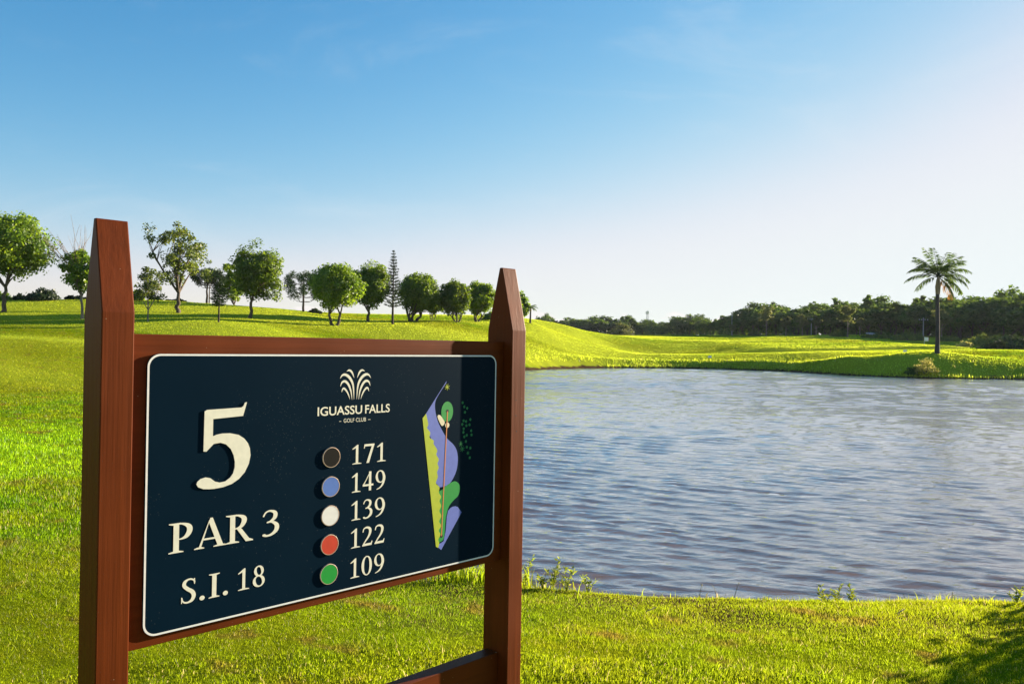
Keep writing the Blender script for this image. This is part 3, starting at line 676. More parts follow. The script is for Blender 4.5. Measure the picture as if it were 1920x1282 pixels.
def extrude_strip(bm, L, Rr, y0, y1):
    n = len(L)
    lf = [bm.verts.new((a, y0, b + SZ)) for a, b in L]; rf = [bm.verts.new((a, y0, b + SZ)) for a, b in Rr]
    lb = [bm.verts.new((a, y1, b + SZ)) for a, b in L]; rb = [bm.verts.new((a, y1, b + SZ)) for a, b in Rr]
    for q in range(n - 1):
        bm.faces.new((lf[q], rf[q], rf[q + 1], lf[q + 1]))
        bm.faces.new((lf[q], lf[q + 1], lb[q + 1], lb[q])); bm.faces.new((rf[q + 1], rf[q], rb[q], rb[q + 1]))
    bm.faces.new((lf[0], lb[0], rb[0], rf[0])); bm.faces.new((lf[-1], rf[-1], rb[-1], lb[-1]))

def bm_obj(name, bm, mat, parent):
    bmesh.ops.recalc_face_normals(bm, faces=bm.faces[:])
    for f in bm.faces:
        if abs(f.normal.y) > 0.99 and f.normal.y > 0 and f.calc_center_median().y < 0: f.normal_flip()
    me = bpy.data.meshes.new(name); bm.to_mesh(me); bm.free(); me.materials.append(mat)
    return mobj(name, me, parent)

bm = bmesh.new(); extrude_poly(bm, rrect(0, PW, PT - PH, PT, 0.030), 0, 0.0062)
panel = bm_obj('sign_panel', bm, MAT['panel'], sign)
bm = bmesh.new()
o_ = rrect(0.0006, PW - .0006, PT - PH + .0006, PT - .0006, 0.0295); i_ = rrect(0.0050, PW - .0050, PT - PH + .0050, PT - .0050, 0.0255)
n_ = len(o_); ov = [bm.verts.new((a, -0.0003, b + SZ)) for a, b in o_]; iv = [bm.verts.new((a, -0.0003, b + SZ)) for a, b in i_]
for q in range(n_): bm.faces.new((ov[q], ov[(q + 1) % n_], iv[(q + 1) % n_], iv[q]))
bm_obj('border_line', bm, MAT['border'], panel)

# --- serif lettering: every glyph from strokes and wedges, height 1
def S_(*p): return ('s', p)          # stroke through (x, y, width)
def P_(*p): return ('p', p)          # polygon
def foot(x, w=.24, t=.065, y=0, up=1): return P_((x - w, y), (x + w, y), (x + w, y + up * t * .45), (x + w * .42, y + up * t), (x - w * .42, y + up * t), (x - w, y + up * t * .45))
def ring(cx, cy, rx, ry, thick, thin, tilt=0.0, a0=0, a1=360, n=28):
    pts = []
    for q in range(n + 1):
        a = math.radians(a0 + (a1 - a0) * q / n); w = thin + (thick - thin) * abs(math.cos(a - tilt)) ** 1.6
        pts.append((cx + (rx - w / 2) * math.cos(a), cy + (ry - w / 2) * math.sin(a), w))
    return ('r', tuple(pts))
GLY = {
    '1': (.50, [S_((.27, .03, .125), (.27, .96, .125)), P_((.02, .80), (.03, .765), (.21, .835), (.21, .74), (.333, .9), (.333, 1.0), (.28, 1.0)), foot(.27, .24)]),
    '7': (.56, [P_((.02, .99), (.56, .99), (.56, .93), (.50, .875), (.06, .875), (.035, .77), (.0, .77)), P_((.56, .95), (.28, .0), (.14, .0), (.42, .89))]),
    '4': (.60, [P_((.40, 1.0), (.46, 1.0), (.09, .345), (.0, .345), (.0, .285)), P_((.0, .345), (.60, .345), (.60, .245), (.0, .245)), P_((.345, 1.0), (.475, 1.0), (.475, .0), (.345, .0))]),
    '9': (.56, [ring(.27, .665, .27, .335, .13, .05, .25), S_((.505, .70, .10), (.495, .50, .125), (.40, .23, .10), (.26, .08, .07), (.07, .0, .035))]),
    '3': (.52, [S_((.04, .78, .05), (.11, .92, .05), (.24, .965, .07), (.385, .88, .12), (.385, .70, .12), (.27, .57, .08), (.15, .525, .04)),
                S_((.16, .54, .05), (.30, .535, .08), (.44, .40, .13), (.43, .20, .13), (.30, .06, .09), (.15, .02, .07), (.06, .06, .10), (.04, .075, .06))]),
    '2': (.54, [S_((.03, .74, .05), (.08, .90, .06), (.23, .955, .09), (.39, .88, .13), (.42, .70, .13), (.34, .48, .10), (.18, .26, .07), (.04, .06, .05)),
                P_((.0, .0), (.50, .0), (.55, .21), (.51, .21), (.46, .115), (.05, .115), (.0, .05))]),
    '0': (.58, [ring(.29, .50, .29, .51, .14, .05)]),
    '8': (.54, [ring(.27, .745, .215, .255, .12, .055, .3), ring(.27, .265, .265, .28, .13, .055, .3)]),
    'P': (.66, [S_((.20, .03, .15), (.20, .97, .15)), foot(.20, .20), foot(.16, .16, .06, 1.0, -1), S_((.20, .965, .05), (.36, .96, .06), (.53, .86, .14), (.56, .70, .15), (.48, .53, .12), (.34, .455, .05), (.22, .46, .04))]),
    'R': (.80, [S_((.20, .03, .15), (.20, .97, .15)), foot(.20, .20), foot(.16, .16, .06, 1.0, -1), S_((.20, .965, .05), (.36, .96, .06), (.52, .87, .14), (.54, .73, .15), (.46, .57, .11), (.33, .505, .05), (.22, .505, .05)),
                P_((.30, .53), (.45, .51), (.70, .10), (.82, .04), (.82, .0), (.60, .0))]),
    'A': (.82, [P_((.42, 1.02), (.49, 1.02), (.80, .04), (.64, .04), (.385, .87)), P_((.415, .98), (.17, .04), (.105, .04), (.385, .93)), P_((.20, .335), (.56, .335), (.58, .275), (.18, .275)), foot(.12, .14, .06), foot(.71, .19, .06)]),
    'S': (.54, [S_((.46, .76, .03), (.45, .88, .06), (.36, .955, .06), (.24, .965, .07), (.12, .88, .12), (.10, .73, .13), (.22, .58, .14), (.38, .44, .15), (.44, .27, .14), (.38, .10, .12), (.25, .03, .07), (.13, .04, .06), (.05, .12, .05), (.02, .26, .03)),
                P_((.44, .98), (.475, .98), (.475, .74), (.45, .74)), P_((.0, .02), (.03, .02), (.03, .27), (.0, .27))]),
    'I': (.44, [S_((.22, .03, .16), (.22, .97, .16)), foot(.22, .20), foot(.22, .20, .065, 1.0, -1)]),
    '.': (.22, [P_(*[(.10 + .095 * math.cos(q * .3927), .085 + .095 * math.sin(q * .3927)) for q in range(16)])]),
    '5': (.985, [P_((.114, .456), (.165, .452), (.295, .537), (.42, .545), (.52, .52), (.61, .46), (.665, .38), (.69, .30), (.688, .23), (.66, .16), (.61, .115), (.52, .075), (.417, .066), (.33, .085), (.25, .13), (.16, .147), (.07, .135), (.015, .105), (0, .075), (.03, .04), (.12, .012), (.22, .003), (.32, 0), (.48, .008), (.64, .035), (.77, .085), (.88, .16), (.955, .26), (.985, .36), (.97, .45), (.93, .515), (.86, .575), (.75, .625), (.6, .65), (.447, .654), (.35, .645), (.277, .628), (.277, .834), (.83, .853), (.90, 1.02), (.862, 1.015), (.835, .975), (.80, .957), (.165, .946), (.122, .93))]),
}
def glyph(bm, ch, u, z, sx, sy, depth, layer):
    w, pieces = GLY[ch]
    for q, (kind, pts) in enumerate(pieces):
        y0 = -(depth + (layer * 4 + q) * 0.00003)
        if kind == 'p':
            extrude_poly(bm, [(u + a * sx, z + b * sy) for a, b in pts], y0, -0.0002)
        else:
            c = catmull(np.array(pts), 7) if kind == 's' and len(pts) > 2 else np.array(pts)
            t = np.gradient(c[:, :2], axis=0); t /= np.linalg.norm(t, axis=1)[:, None] + 1e-9
            if kind == 'r' and np.allclose(c[0, :2], c[-1, :2], atol=1e-6):
                tt = c[1, :2] - c[-2, :2]; t[0] = t[-1] = tt / np.linalg.norm(tt)
            nrm = np.stack([-t[:, 1], t[:, 0]], 1)
            A = c[:, :2] + nrm * c[:, 2:3] / 2; B = c[:, :2] - nrm * c[:, 2:3] / 2
            if kind == 's' and ch not in '1PRI' or (kind == 's' and len(pts) > 2):      # rounded ends
                def cap(e, d, wd): return e + d * wd * .3, wd * .45
                A = np.vstack([c[0, :2] - t[0] * c[0, 2] * .35 + nrm[0] * c[0, 2] * .22, A, c[-1, :2] + t[-1] * c[-1, 2] * .35 + nrm[-1] * c[-1, 2] * .22])
                B = np.vstack([c[0, :2] - t[0] * c[0, 2] * .35 - nrm[0] * c[0, 2] * .22, B, c[-1, :2] + t[-1] * c[-1, 2] * .35 - nrm[-1] * c[-1, 2] * .22])
            sc = lambda Z: [(u + a * sx, z + b * sy) for a, b in Z]
            extrude_strip(bm, sc(A), sc(B), y0, -0.0002)
def write(name, text, u0, u1, z, hgt, depth, gap=.10, space=.30, parent=None):
    adv = []; x = 0
    for ch in text:
        if ch == ' ': x += space; continue
        adv.append((ch, x)); x += GLY[ch][0] + gap
    tot = x - gap; s = (u1 - u0) / tot
    bm = bmesh.new()
    for q, (ch, a) in enumerate(adv): glyph(bm, ch, u0 + a * s, z, s, hgt, depth, q % 2)
    return bm_obj(name, bm, MAT['cream'], parent or panel)

write('hole_number', '5', 0.1165, 0.2510, 1.2475, 0.2005, 0.0024)
write('par_text', 'PAR', 0.0545, 0.2605, 1.1085, 0.0690, 0.0007, .05)
write('par_text', '3', 0.2860, 0.3330, 1.1115, 0.0655, 0.0007)
write('stroke_index_text', 'S.I.', 0.0860, 0.2010, 0.9865, 0.0570, 0.0007, .10)
write('stroke_index_text', '18', 0.2235, 0.2960, 0.9895, 0.0525, 0.0007, .16)
for txt, z in (('171', 1.2690), ('149', 1.1915), ('139', 1.1148), ('122', 1.0386), ('109', 0.9565)):
    write('distance_text', txt, 0.5480, 0.6610, z, 0.0530, 0.0005, .13)

def sans(name, text, u0, u1, z0, cap, bold):
    cu = bpy.data.curves.new(name, 'FONT'); cu.body = text; cu.size = 1.0; cu.offset = bold; cu.resolution_u = 4
    tmp = bpy.data.objects.new(name, cu); COL.objects.link(tmp)
    dg = bpy.context.evaluated_depsgraph_get()
    me = bpy.data.meshes.new_from_object(tmp.evaluated_get(dg)); bpy.data.objects.remove(tmp)
    n = len(me.vertices); co = np.empty(n * 3, dtype=np.float32); me.vertices.foreach_get('co', co); co = co.reshape(-1, 3)
    lo, hi = co.min(0), co.max(0)
    out = np.empty_like(co)
    out[:, 0] = u0 + (co[:, 0] - lo[0]) / (hi[0] - lo[0]) * (u1 - u0)
    out[:, 1] = -0.0004
    out[:, 2] = z0 + (co[:, 1] - lo[1]) / (hi[1] - lo[1]) * cap + SZ
    me.vertices.foreach_set('co', out.ravel()); me.materials.clear(); me.materials.append(MAT['cream'])
    me.update()
    return mobj(name, me, panel)
sans('club_name_text', 'IGUASSU', 0.4390, 0.5790, 1.4068, 0.0240, 0.014)
sans('club_name_text', 'FALLS', 0.5890, 0.6726, 1.4068, 0.0240, 0.014)
sans('club_kind_text', 'GOLF CLUB', 0.5200, 0.5925, 1.3853, 0.0108, 0.0)
for u0, u1 in ((0.5058, 0.5121), (0.5995, 0.6070)):
    bm = bmesh.new(); extrude_poly(bm, [(u0, 1.3900), (u1, 1.3900), (u1, 1.3888), (u0, 1.3888)], -0.0004, -0.0001); bm_obj('dash', bm, MAT['cream'], panel)

# fountain-shaped club emblem: four plumes to each side
PL = [([(0.5266, 1.5245), (0.5353, 1.5275), (0.5440, 1.5215), (0.5512, 1.5066)], [.0005, .0050, .0052, .0006]),
      ([(0.5067, 1.5056), (0.5138, 1.5143), (0.5249, 1.5150), (0.5384, 1.5050), (0.5484, 1.4850), (0.5518, 1.4472)], [.0008, .0048, .0072, .0072, .0052, .0005]),
      ([(0.5079, 1.4837), (0.5126, 1.4945), (0.5226, 1.4975), (0.5334, 1.4880), (0.5418, 1.4690), (0.5455, 1.4463)], [.0008, .0045, .0066, .0062, .0042, .0005]),
      ([(0.5121, 1.4685), (0.5151, 1.4765), (0.5203, 1.4780), (0.5284, 1.4700), (0.5345, 1.4590), (0.5385, 1.4477)], [.0008, .0040, .0052, .0044, .0030, .0005])]
bm = bmesh.new()
for side in (0, 1):
    for q, (pt, wd) in enumerate(PL):
        c = catmull(np.c_[np.array(pt), np.array(wd)], 7)
        if side: c[:, 0] = 2 * 0.5562 - c[:, 0]
        t = np.gradient(c[:, :2], axis=0); t /= np.linalg.norm(t, axis=1)[:, None]
        nr = np.stack([-t[:, 1], t[:, 0]], 1)
        A = c[:, :2] + nr * c[:, 2:3] / 2; B = c[:, :2] - nr * c[:, 2:3] / 2
        extrude_strip(bm, A.tolist(), B.tolist(), -0.0004 - q * .00003, -0.0001)
bm_obj('club_emblem', bm, MAT['cream'], panel)

# course map
def flat(name, pts, mat, layer, smooth=0):
    if smooth: pts = catmull(np.array(pts), smooth, True).tolist()
    bm = bmesh.new(); extrude_poly(bm, pts, -0.0003 - layer * 0.00012, -0.0001); return bm_obj(name, bm, MAT[mat], panel)
def disc_pts(u, z, r, n=14, rz=None): return [(u + r * math.cos(q * 6.2832 / n), z + (rz or r) * math.sin(q * 6.2832 / n)) for q in range(n)]
right = catmull(np.array([(0.863, 1.171), (0.893, 1.174), (0.913, 1.19), (0.928, 1.216), (0.933, 1.248), (0.928, 1.276), (0.914, 1.296), (0.887, 1.318), (0.865, 1.347), (0.85, 1.373), (0.841, 1.4), (0.839, 1.425), (0.848, 1.445), (0.881, 1.485)]), 5).tolist()
flat('map_water', [(0.883, 1.492), (0.805, 1.396), (0.801, 1.384), (0.813, 1.343), (0.834, 1.306), (0.844, 1.26), (0.845, 1.188)] + right, 'blue', 0)
lime = [(0.805, 1.396), (0.814, 1.365), (0.810, 1.353), (0.822, 1.339), (0.820, 1.324), (0.836, 1.314), (0.836, 1.304), (0.850, 1.285), (0.847, 1.271), (0.857, 1.256), (0.852, 1.244), (0.857, 1.231), (0.851, 1.218), (0.854, 1.203), (0.847, 1.185),
        (0.861, 1.172), (0.859, 1.156), (0.868, 1.142), (0.862, 1.130), (0.869, 1.114), (0.862, 1.100), (0.870, 1.084), (0.862, 1.069), (0.870, 1.054), (0.861, 1.041), (0.868, 1.028), (0.860, 1.014), (0.864, 1.002), (0.860, 0.989)]
sm = catmull(np.array(lime), 4).tolist()
flat('map_rough', sm + [(0.851, 0.994), (0.792, 1.383)], 'lime', 2)
flat('map_fairway', [(0.855, 1.150), (0.872, 1.163), (0.89, 1.174), (0.919, 1.183), (0.938, 1.174), (0.943, 1.157), (0.936, 1.137), (0.918, 1.125), (0.9, 1.109), (0.891, 1.087), (0.887, 1.065), (0.885, 1.034), (0.88, 1.012), (0.867, 1.006), (0.859, 1.011), (0.859, 1.078)], 'green', 1, 4)
flat('map_water', [(0.892, 1.078), (0.897, 1.096), (0.906, 1.103), (0.915, 1.106), (0.926, 1.106), (0.936, 1.102), (0.952, 1.084), (0.872, 0.981), (0.858, 0.992), (0.864, 1.000), (0.881, 1.006), (0.889, 1.038)], 'blue', 0)
flat('map_green', disc_pts(0.887, 1.398, 0.0235, 24, 0.031), 'green', 1)
flat('map_bunker', [(0.849, 1.385), (0.859, 1.389), (0.878, 1.367), (0.87, 1.356), (0.862, 1.361)], 'sand', 1, 3)
flat('map_bunker', disc_pts(0.888, 1.357, 0.0085), 'sand', 1)
flat('map_cup', disc_pts(0.888, 1.3995, 0.0055), 'black', 3); flat('map_tee', disc_pts(0.872, 1.023, 0.0055), 'black', 3)
flat('map_play_line', [(0.8862, 1.399), (0.8898, 1.399), (0.8738, 1.023), (0.8702, 1.023)], 'orange', 4)
def aster(u, z, r, mat, n=7):
    bm = bmesh.new()
    for q in range(n):
        a = q * 6.2832 / n + .3; c, s = math.cos(a), math.sin(a)
        extrude_poly(bm, [(u - s * .0012, z + c * .0012), (u + s * .0012, z - c * .0012), (u + c * r + s * .0005, z + s * r - c * .0005), (u + c * r - s * .0005, z + s * r + c * .0005)], -0.0006 - q * .00002, -0.0001)
    bm_obj('map_palm', bm, MAT[mat], panel)
aster(0.885, 1.473, 0.0105, 'lime')
for u, z, r in ((0.945, 1.296, .0100), (0.951, 1.280, .0100), (0.974, 1.265, .006)): aster(u, z, r, 'darkgreen')
for u, z in [(0.949, 1.423), (0.956, 1.41), (0.968, 1.405), (0.959, 1.393), (0.982, 1.369), (0.954, 1.367), (0.964, 1.364), (0.949, 1.356), (0.966, 1.351), (0.979, 1.353), (0.955, 1.342), (0.986, 1.334), (0.954, 1.331), (0.988, 1.321), (0.968, 1.321), (0.958, 1.317), (0.965, 1.302), (0.969, 1.284), (0.984, 1.28), (0.982, 1.25)]:
    flat('map_tree', [(u + (.0052 if q % 2 == 0 else .0036) * math.cos(q * .6283), z + (.0052 if q % 2 == 0 else .0036) * math.sin(q * .6283)) for q in range(10)], 'darkgreen', 1)

for mat, u, z, lb in (('disc_black', .4820, 1.2946, 'black tee disc beside 171'), ('disc_blue', .4815, 1.2163, 'blue tee disc beside 149'), ('disc_white', .4813, 1.1387, 'white tee disc beside 139'),
                      ('disc_red', .4810, 1.0611, 'red tee disc beside 122'), ('disc_green', .4805, .9825, 'green tee disc beside 109')):
    bm = bmesh.new(); rs = [(0.0272, -0.0001), (0.0272, -0.0034), (0.0266, -0.0040), (0.0254, -0.0040)]
    n_ = 40; vs = [[bm.verts.new((u + r * math.cos(q * 6.28318 / n_), y, z + SZ + r * math.sin(q * 6.28318 / n_))) for q in range(n_)] for r, y in rs]
    for a, b in zip(vs[:-1], vs[1:]):
        for q in range(n_): bm.faces.new((a[q], a[(q + 1) % n_], b[(q + 1) % n_], b[q]))
    bmesh.ops.recalc_face_normals(bm, faces=bm.faces[:])
    me = bpy.data.meshes.new('tee_disc'); bm.to_mesh(me); bm.free(); me.materials.append(MAT['rim'])
    td = mobj('tee_disc', me, sign); td['label'] = lb
    bm = bmesh.new(); extrude_poly(bm, disc_pts(u, z, 0.0256, n_), -0.0038, -0.0001); bm_obj('disc_face', bm, MAT[mat], td)

# ------------------------------------------------------------------ trees
def unit(v): return v / (np.linalg.norm(v, axis=-1, keepdims=True) + 1e-9)

def limb(b, p0, p1, r0, r1, g, bend=0.12, n=6, sides=6):
    p0, p1 = np.array(p0, float), np.array(p1, float); L = np.linalg.norm(p1 - p0)
    t = np.linspace(0, 1, n)[:, None]
    off = g.normal(size=3) * bend * L; off[2] = abs(off[2]) * .6
    pts = p0 + (p1 - p0) * t + off * (t * (1 - t)) * 2
    b.tube(pts, np.linspace(r0, r1, n), sides)
    return pts

def clump_leaves(c, C, rc, n, ls, g, centre, flat=0.8, droop=0.3, tint0=None):
    """n leaves in a loose puff round C"""
    q = g.normal(size=(n, 3)); q = unit(q) * (g.random((n, 1)) ** 0.5) * rc; q[:, 2] *= flat
    P = C + q
    N = unit(unit(P - centre) * 0.9 + g.normal(size=(n, 3)) * .7 + np.array([0, 0, .35]))
    D = unit(np.cross(N, g.normal(size=(n, 3)))); D[:, 2] -= droop
    tb = g.random() * .45 if tint0 is None else tint0
    c.leaves(P, D, N, ls * 1.3 * (.65 + .7 * g.random(n)), ls * .78 * (.65 + .7 * g.random(n)), np.clip(tb + .55 * g.random(n), 0, 1))

def broadleaf(seed, H, width, z0, dx=0.0, ncl=75, nlf=70, ls=.2, tr=.14, fork=None, stems=1, fill=.5, rcs=.26, limbs=6, droop=.3, lump=.22, spread=.35, mats=('leaf', 'bark')):
    """crown mesh and trunk mesh of a tree H tall whose crown starts at z0"""
    g = rng(seed); t, c = MB(), MB()
    R = np.array([width / 2, width / 2 * (.85 + .2 * g.random()), (H - z0) / 2]); cc = np.array([dx, 0, (H + z0) / 2])
    rc = rcs * min(R[0], R[2] * 1.2)
    d = unit(g.normal(size=(ncl, 3)))
    rad = (fill + (1 - fill) * g.random((ncl, 1)) ** .6)
    ang = np.arctan2(d[:, 1], d[:, 0]); ph = g.random(3) * 6
    bump = 1 + lump * (np.sin(3 * ang + ph[0] + 2 * d[:, 2]) * .5 + np.sin(2 * ang + 4 * d[:, 2] + ph[1]) * .5)
    C = cc + d * rad * bump[:, None] * (R - rc * .6)
    fork = fork or z0 * .8
    roots = []
    for s in range(stems):
        a = s * 6.283 / max(stems, 1) + g.random(); o = 0 if stems == 1 else tr * 1.3
        top = np.array([dx * .4 + (0 if stems == 1 else math.cos(a) * spread * R[0]), 0 if stems == 1 else math.sin(a) * spread * R[1], fork])
        pts = np.linspace([o * math.cos(a), o * math.sin(a), -.15], top, 7); pts[1:-1] += g.normal(size=(5, 3)) * [tr * .28, tr * .28, 0]
        r = np.linspace(tr * 1.15, tr * .72, 7); r[0] *= 1.35
        t.tube(pts, r, 8, False); roots.append((pts[-1], tr * .7))
    order = np.argsort(g.random(ncl)); mains = []
    for k in range(limbs * max(1, (stems + 1) // 2)):
        q, r = roots[k % len(roots)]
        pts = limb(t, q - [0, 0, tr * .5], C[order[k]], r * .8, r * .16, g, .14, 7); mains.append((pts, r))
    for k in range(limbs, min(ncl, limbs * 5)):
        dist = [np.linalg.norm(C[order[k]] - m[0][3]) for m in mains]; m = mains[int(np.argmin(dist))]
        limb(t, m[0][2 + k % 3], C[order[k]], m[1] * .34, m[1] * .08, g, .12, 5, 5)
    for q in C: clump_leaves(c, q, rc * (.75 + .7 * g.random()), int(nlf * 1.35), ls, g, cc, .75, droop)
    return t.mesh('trunk', MAT[mats[1]], True), c.mesh('crown', MAT[mats[0]])

def tree_obj(name, meshes, loc, label, cat='tree', group=None, rz=0.0, sc=1.0, names=('trunk', 'crown')):
    e = empty(name, loc, rz); e.scale = (sc, sc, sc) if np.isscalar(sc) else sc
    tag(e, label, cat, group)
    for nm, me in zip(names, meshes): mobj(nm, me, e)
    return e

def base_at(px, py, Y):
    p = at(px, py, Y); return (p[0], Y, gz(p[0], Y) - 0.03)

# (px, base y, distance, top y, crown x0, crown x1, crown bottom y, seed, options, name, label)
GROVE = 'trees on the grassy rise across the lake'
ROUND = [
    (5, 587, 68, 396, -48, 80, 513, 101, dict(ncl=170, nlf=90, lump=.2, fill=.5, ls=.20, tr=.17), 'dense round tree with dark trunk at the far left edge of the rise'),
    (277, 604, 66, 494, 250, 306, 562, 103, dict(ncl=34, nlf=48, ls=.15, tr=.07, fill=.25, limbs=5, rcs=.30, mats=('leaf_open', 'bark_pale')), 'small slender tree with pale crooked trunk right of the near left post'),
    (333, 588, 76, 414, 284, 388, 540, 104, dict(ncl=66, nlf=58, ls=.19, tr=.20, fill=.3, limbs=8, rcs=.20, fork=2.0, lump=.45, mats=('leaf_open', 'bark')), 'tallest open-crowned tree with forked trunk on the rise'),
    (392, 573, 98, 489, 378, 407, 520, 105, dict(ncl=16, nlf=34, ls=.2, tr=.08, limbs=4, rcs=.34, fill=.2, mats=('leaf_open', 'bark')), 'thin-topped tree showing just above the dark umbrella pine'),
    (441, 573, 95, 494, 412, 458, 555, 108, dict(ncl=55, nlf=60, ls=.23, tr=.12), 'dark tree half hidden behind the yellow-green tree on the rise'),
    (467, 597, 76, 460, 438, 526, 553, 109, dict(ncl=125, nlf=80, ls=.19, tr=.15, fill=.4, lump=.3, limbs=7, fork=2.3), 'tall yellow-green tree with leaning limbs in the left grove'),
    (627, 610, 76, 495, 581, 676, 569, 111, dict(ncl=170, nlf=90, lump=.14, fill=.55, ls=.17, tr=.15, stems=2, spread=.2), 'round dense twin-trunked tree nearest the middle of the sign top'),
    (689, 602, 84, 493, 659, 729, 563, 112, dict(ncl=150, nlf=85, lump=.14, fill=.55, ls=.18, tr=.17), 'round dense tree with pale single trunk left of the tall conifer'),
    (773, 601, 88, 509, 746, 822, 575, 114, dict(ncl=165, nlf=85, lump=.10, fill=.58, ls=.18, tr=.17, stems=3, spread=.30), 'broad domed tree with thick trunk just right of the tall conifer'),
    (811, 600, 96, 540, 793, 832, 577, 115, dict(ncl=34, nlf=55, ls=.22, tr=.06, stems=3, spread=.25), 'low tree with thin stems between two domed trees'),
    (856, 604, 90, 528, 819, 886, 578, 116, dict(ncl=125, nlf=80, lump=.16, ls=.19, tr=.11, stems=3, spread=.35), 'flat-topped tree with several slim stems second from the right post'),
    (893, 604, 93, 527, 868, 927, 577, 117, dict(ncl=120, nlf=80, lump=.16, ls=.19, tr=.11, stems=3, spread=.3), 'rounded tree with slim stems just left of the right post'),
    (972, 606, 100, 552, 948, 992, 590, 118, dict(ncl=60, nlf=65, ls=.24, tr=.12), 'tree mostly hidden behind the right post of the sign'),
]
for px, by, Y, ty, x0, x1, cy, seed, opt, label in ROUND:
    k = Y / FPX
    H = (by - ty) * k * 1.03; wd = (x1 - x0) * k * 1.10; z0 = (by - cy - 13) * k; dx = ((x0 + x1) / 2 - px) * k
    nm = 'slender_tree' if opt.get('ncl', 75) < 70 and opt.get('tr', .2) < .1 else 'broadleaf_tree'
    tree_obj(nm, broadleaf(seed, H, wd, z0, dx, **opt), base_at(px, by, Y), label, 'tree', GROVE)

def twig_fan(b, p0, L, g, n=14, r=.035, lean=(-.25, 0)):
    for q in range(n):
        a = g.normal() * .45 + lean[0]; e = p0 + np.array([math.sin(a) * L * (.6 + .5 * g.random()), g.normal() * .35 * L, math.cos(a) * L * (.55 + .5 * g.random())])
        pts = limb(b, p0 + g.normal(size=3) * .1, e, r, .012, g, .08, 6, 5)
        for w in range(4):
            s = pts[2 + w % 4]; limb(b, s, s + (e - p0) * (.25 + .25 * g.random()) + g.normal(size=3) * .25, .016, .008, g, .08, 4, 4)
# tree with bare dead branches standing out of its crown
k = 66 / FPX
tm, cm = broadleaf(102, (600 - 462) * k, 78 * k, (600 - 546) * k, -4 * k, ncl=65, nlf=70, ls=.19, tr=.11, mats=('leaf', 'bark_pale'))
e = tree_obj('half_dead_tree', (tm, cm), base_at(154, 600, 66), 'tree with bare dead branches above a green crown beside the left post', 'tree', GROVE)
tb = MB(); twig_fan(tb, np.array([-.3, 0, (600 - 530) * k]), (530 - 440) * k, rng(7), 16, .04, (-.22, 0))
mobj('dead_branches', tb.mesh('dead_branches', MAT['bark_pale'], True), e)

def needles(c, P, n, r, ls, g, tint0=.3):
    q = unit(g.normal(size=(n, 3))); pos = P + q * r * g.random((n, 1)) ** .6
    c.leaves(pos, q + np.array([0, 0, .35]), unit(g.normal(size=(n, 3))), ls * (.7 + .6 * g.random(n)), ls * .3, np.clip(tint0 + .6 * g.random(n), 0, 1))

def araucaria(seed, H, W, zc):
    g = rng(seed); t, c = MB(), MB()
    pts = np.linspace([0, 0, -.1], [0, 0, H * .96], 8); pts[1:-1, :2] += g.normal(size=(6, 2)) * .03
    t.tube(pts, np.linspace(.15, .05, 8), 8)
    for lev in range(6):
        f = lev / 5; z = zc + (H * .93 - zc) * (.08 + .85 * f); L = W / 2 * (.62 + .5 * math.sin(math.pi * (.2 + .65 * f)))
        for w in range(7 if lev else 4):
            a = w * 6.283 / 7 + g.random() * .8; ln = L * (.75 + .35 * g.random()); up = (.35 - .1 * f) * ln
            e = np.array([math.cos(a) * ln, math.sin(a) * ln, min(z + up, H * .99)])
            m = np.array([math.cos(a) * ln * .55, math.sin(a) * ln * .55, z - .03 * ln])
            t.tube(catmull([[0, 0, z - .1], m, e], 4), np.linspace(.04, .015, 9), 5)
            needles(c, e, 130, W * .135, .24, g); needles(c, (e + m) / 2, 12, W * .07, .2, g)
    needles(c, np.array([0, 0, H * .96]), 200, W * .2, .26, g)
    return t.mesh('trunk', MAT['bark_dark'], True), c.mesh('crown', MAT['leaf_pine'])
for px, by, Y, ty, x0, x1, cb, seed, label in ((388, 571, 92, 508, 361, 411, 540, 61, 'smaller dark umbrella pine behind the tall open-crowned tree'), (569, 583, 92, 514, 532, 592, 566, 62, 'larger dark umbrella pine left of the round dense trees')):
    k = Y / FPX; tree_obj('umbrella_pine', araucaria(seed, (by - ty) * k, (x1 - x0) * k, (by - cb) * k), base_at(px, by, Y), label, 'tree', GROVE)

def whorled(seed, H, W, z0, levels, per, rise, taper, ls, dens, tr):
    g = rng(seed); t, c = MB(), MB()
    t.tube(np.linspace([0, 0, -.1], [.02, 0, H], 9), np.linspace(tr, .015, 9), 8)
    for lev in range(levels):
        f = lev / (levels - 1); z = z0 + (H - z0) * f; L = W / 2 * taper(f)
        for w in range(per):
            a = (w + .5 * (lev % 2)) * 6.283 / per + g.normal() * .15; ln = L * (.85 + .3 * g.random())
            d = np.array([math.cos(a), math.sin(a), 0]); e = d * ln + [0, 0, z + rise * ln]
            t.tube([[0, 0, z], d * ln * .5 + [0, 0, z + rise * ln * .25], e], [.022, .016, .008], 4)
            n = max(4, int(dens * ln / (W / 2)))
            s = .25 + .75 * g.random((n, 1)); P = d * ln * s + np.array([0, 0, 1]) * (z + rise * ln * s ** 1.5) + g.normal(size=(n, 3)) * ls * .3
            sd_ = np.array([-d[1], d[0], 0]); side = sd_ * g.choice([-1, 1], (n, 1)) + d * .9 + g.normal(size=(n, 3)) * .3 + np.array([0, 0, .25])
            c.leaves(P, side, unit(g.normal(size=(n, 3)) * .5 + [0, 0, 1]), ls * (.7 + .6 * g.random(n)), ls * .34, np.clip(.2 + .7 * g.random(n), 0, 1))
    needles(c, np.array([0, 0, H]), 14, ls * .6, ls, g)
    return t.mesh('trunk', MAT['bark_dark'], True), c.mesh('crown', MAT['leaf_pine'])
k = 80 / FPX
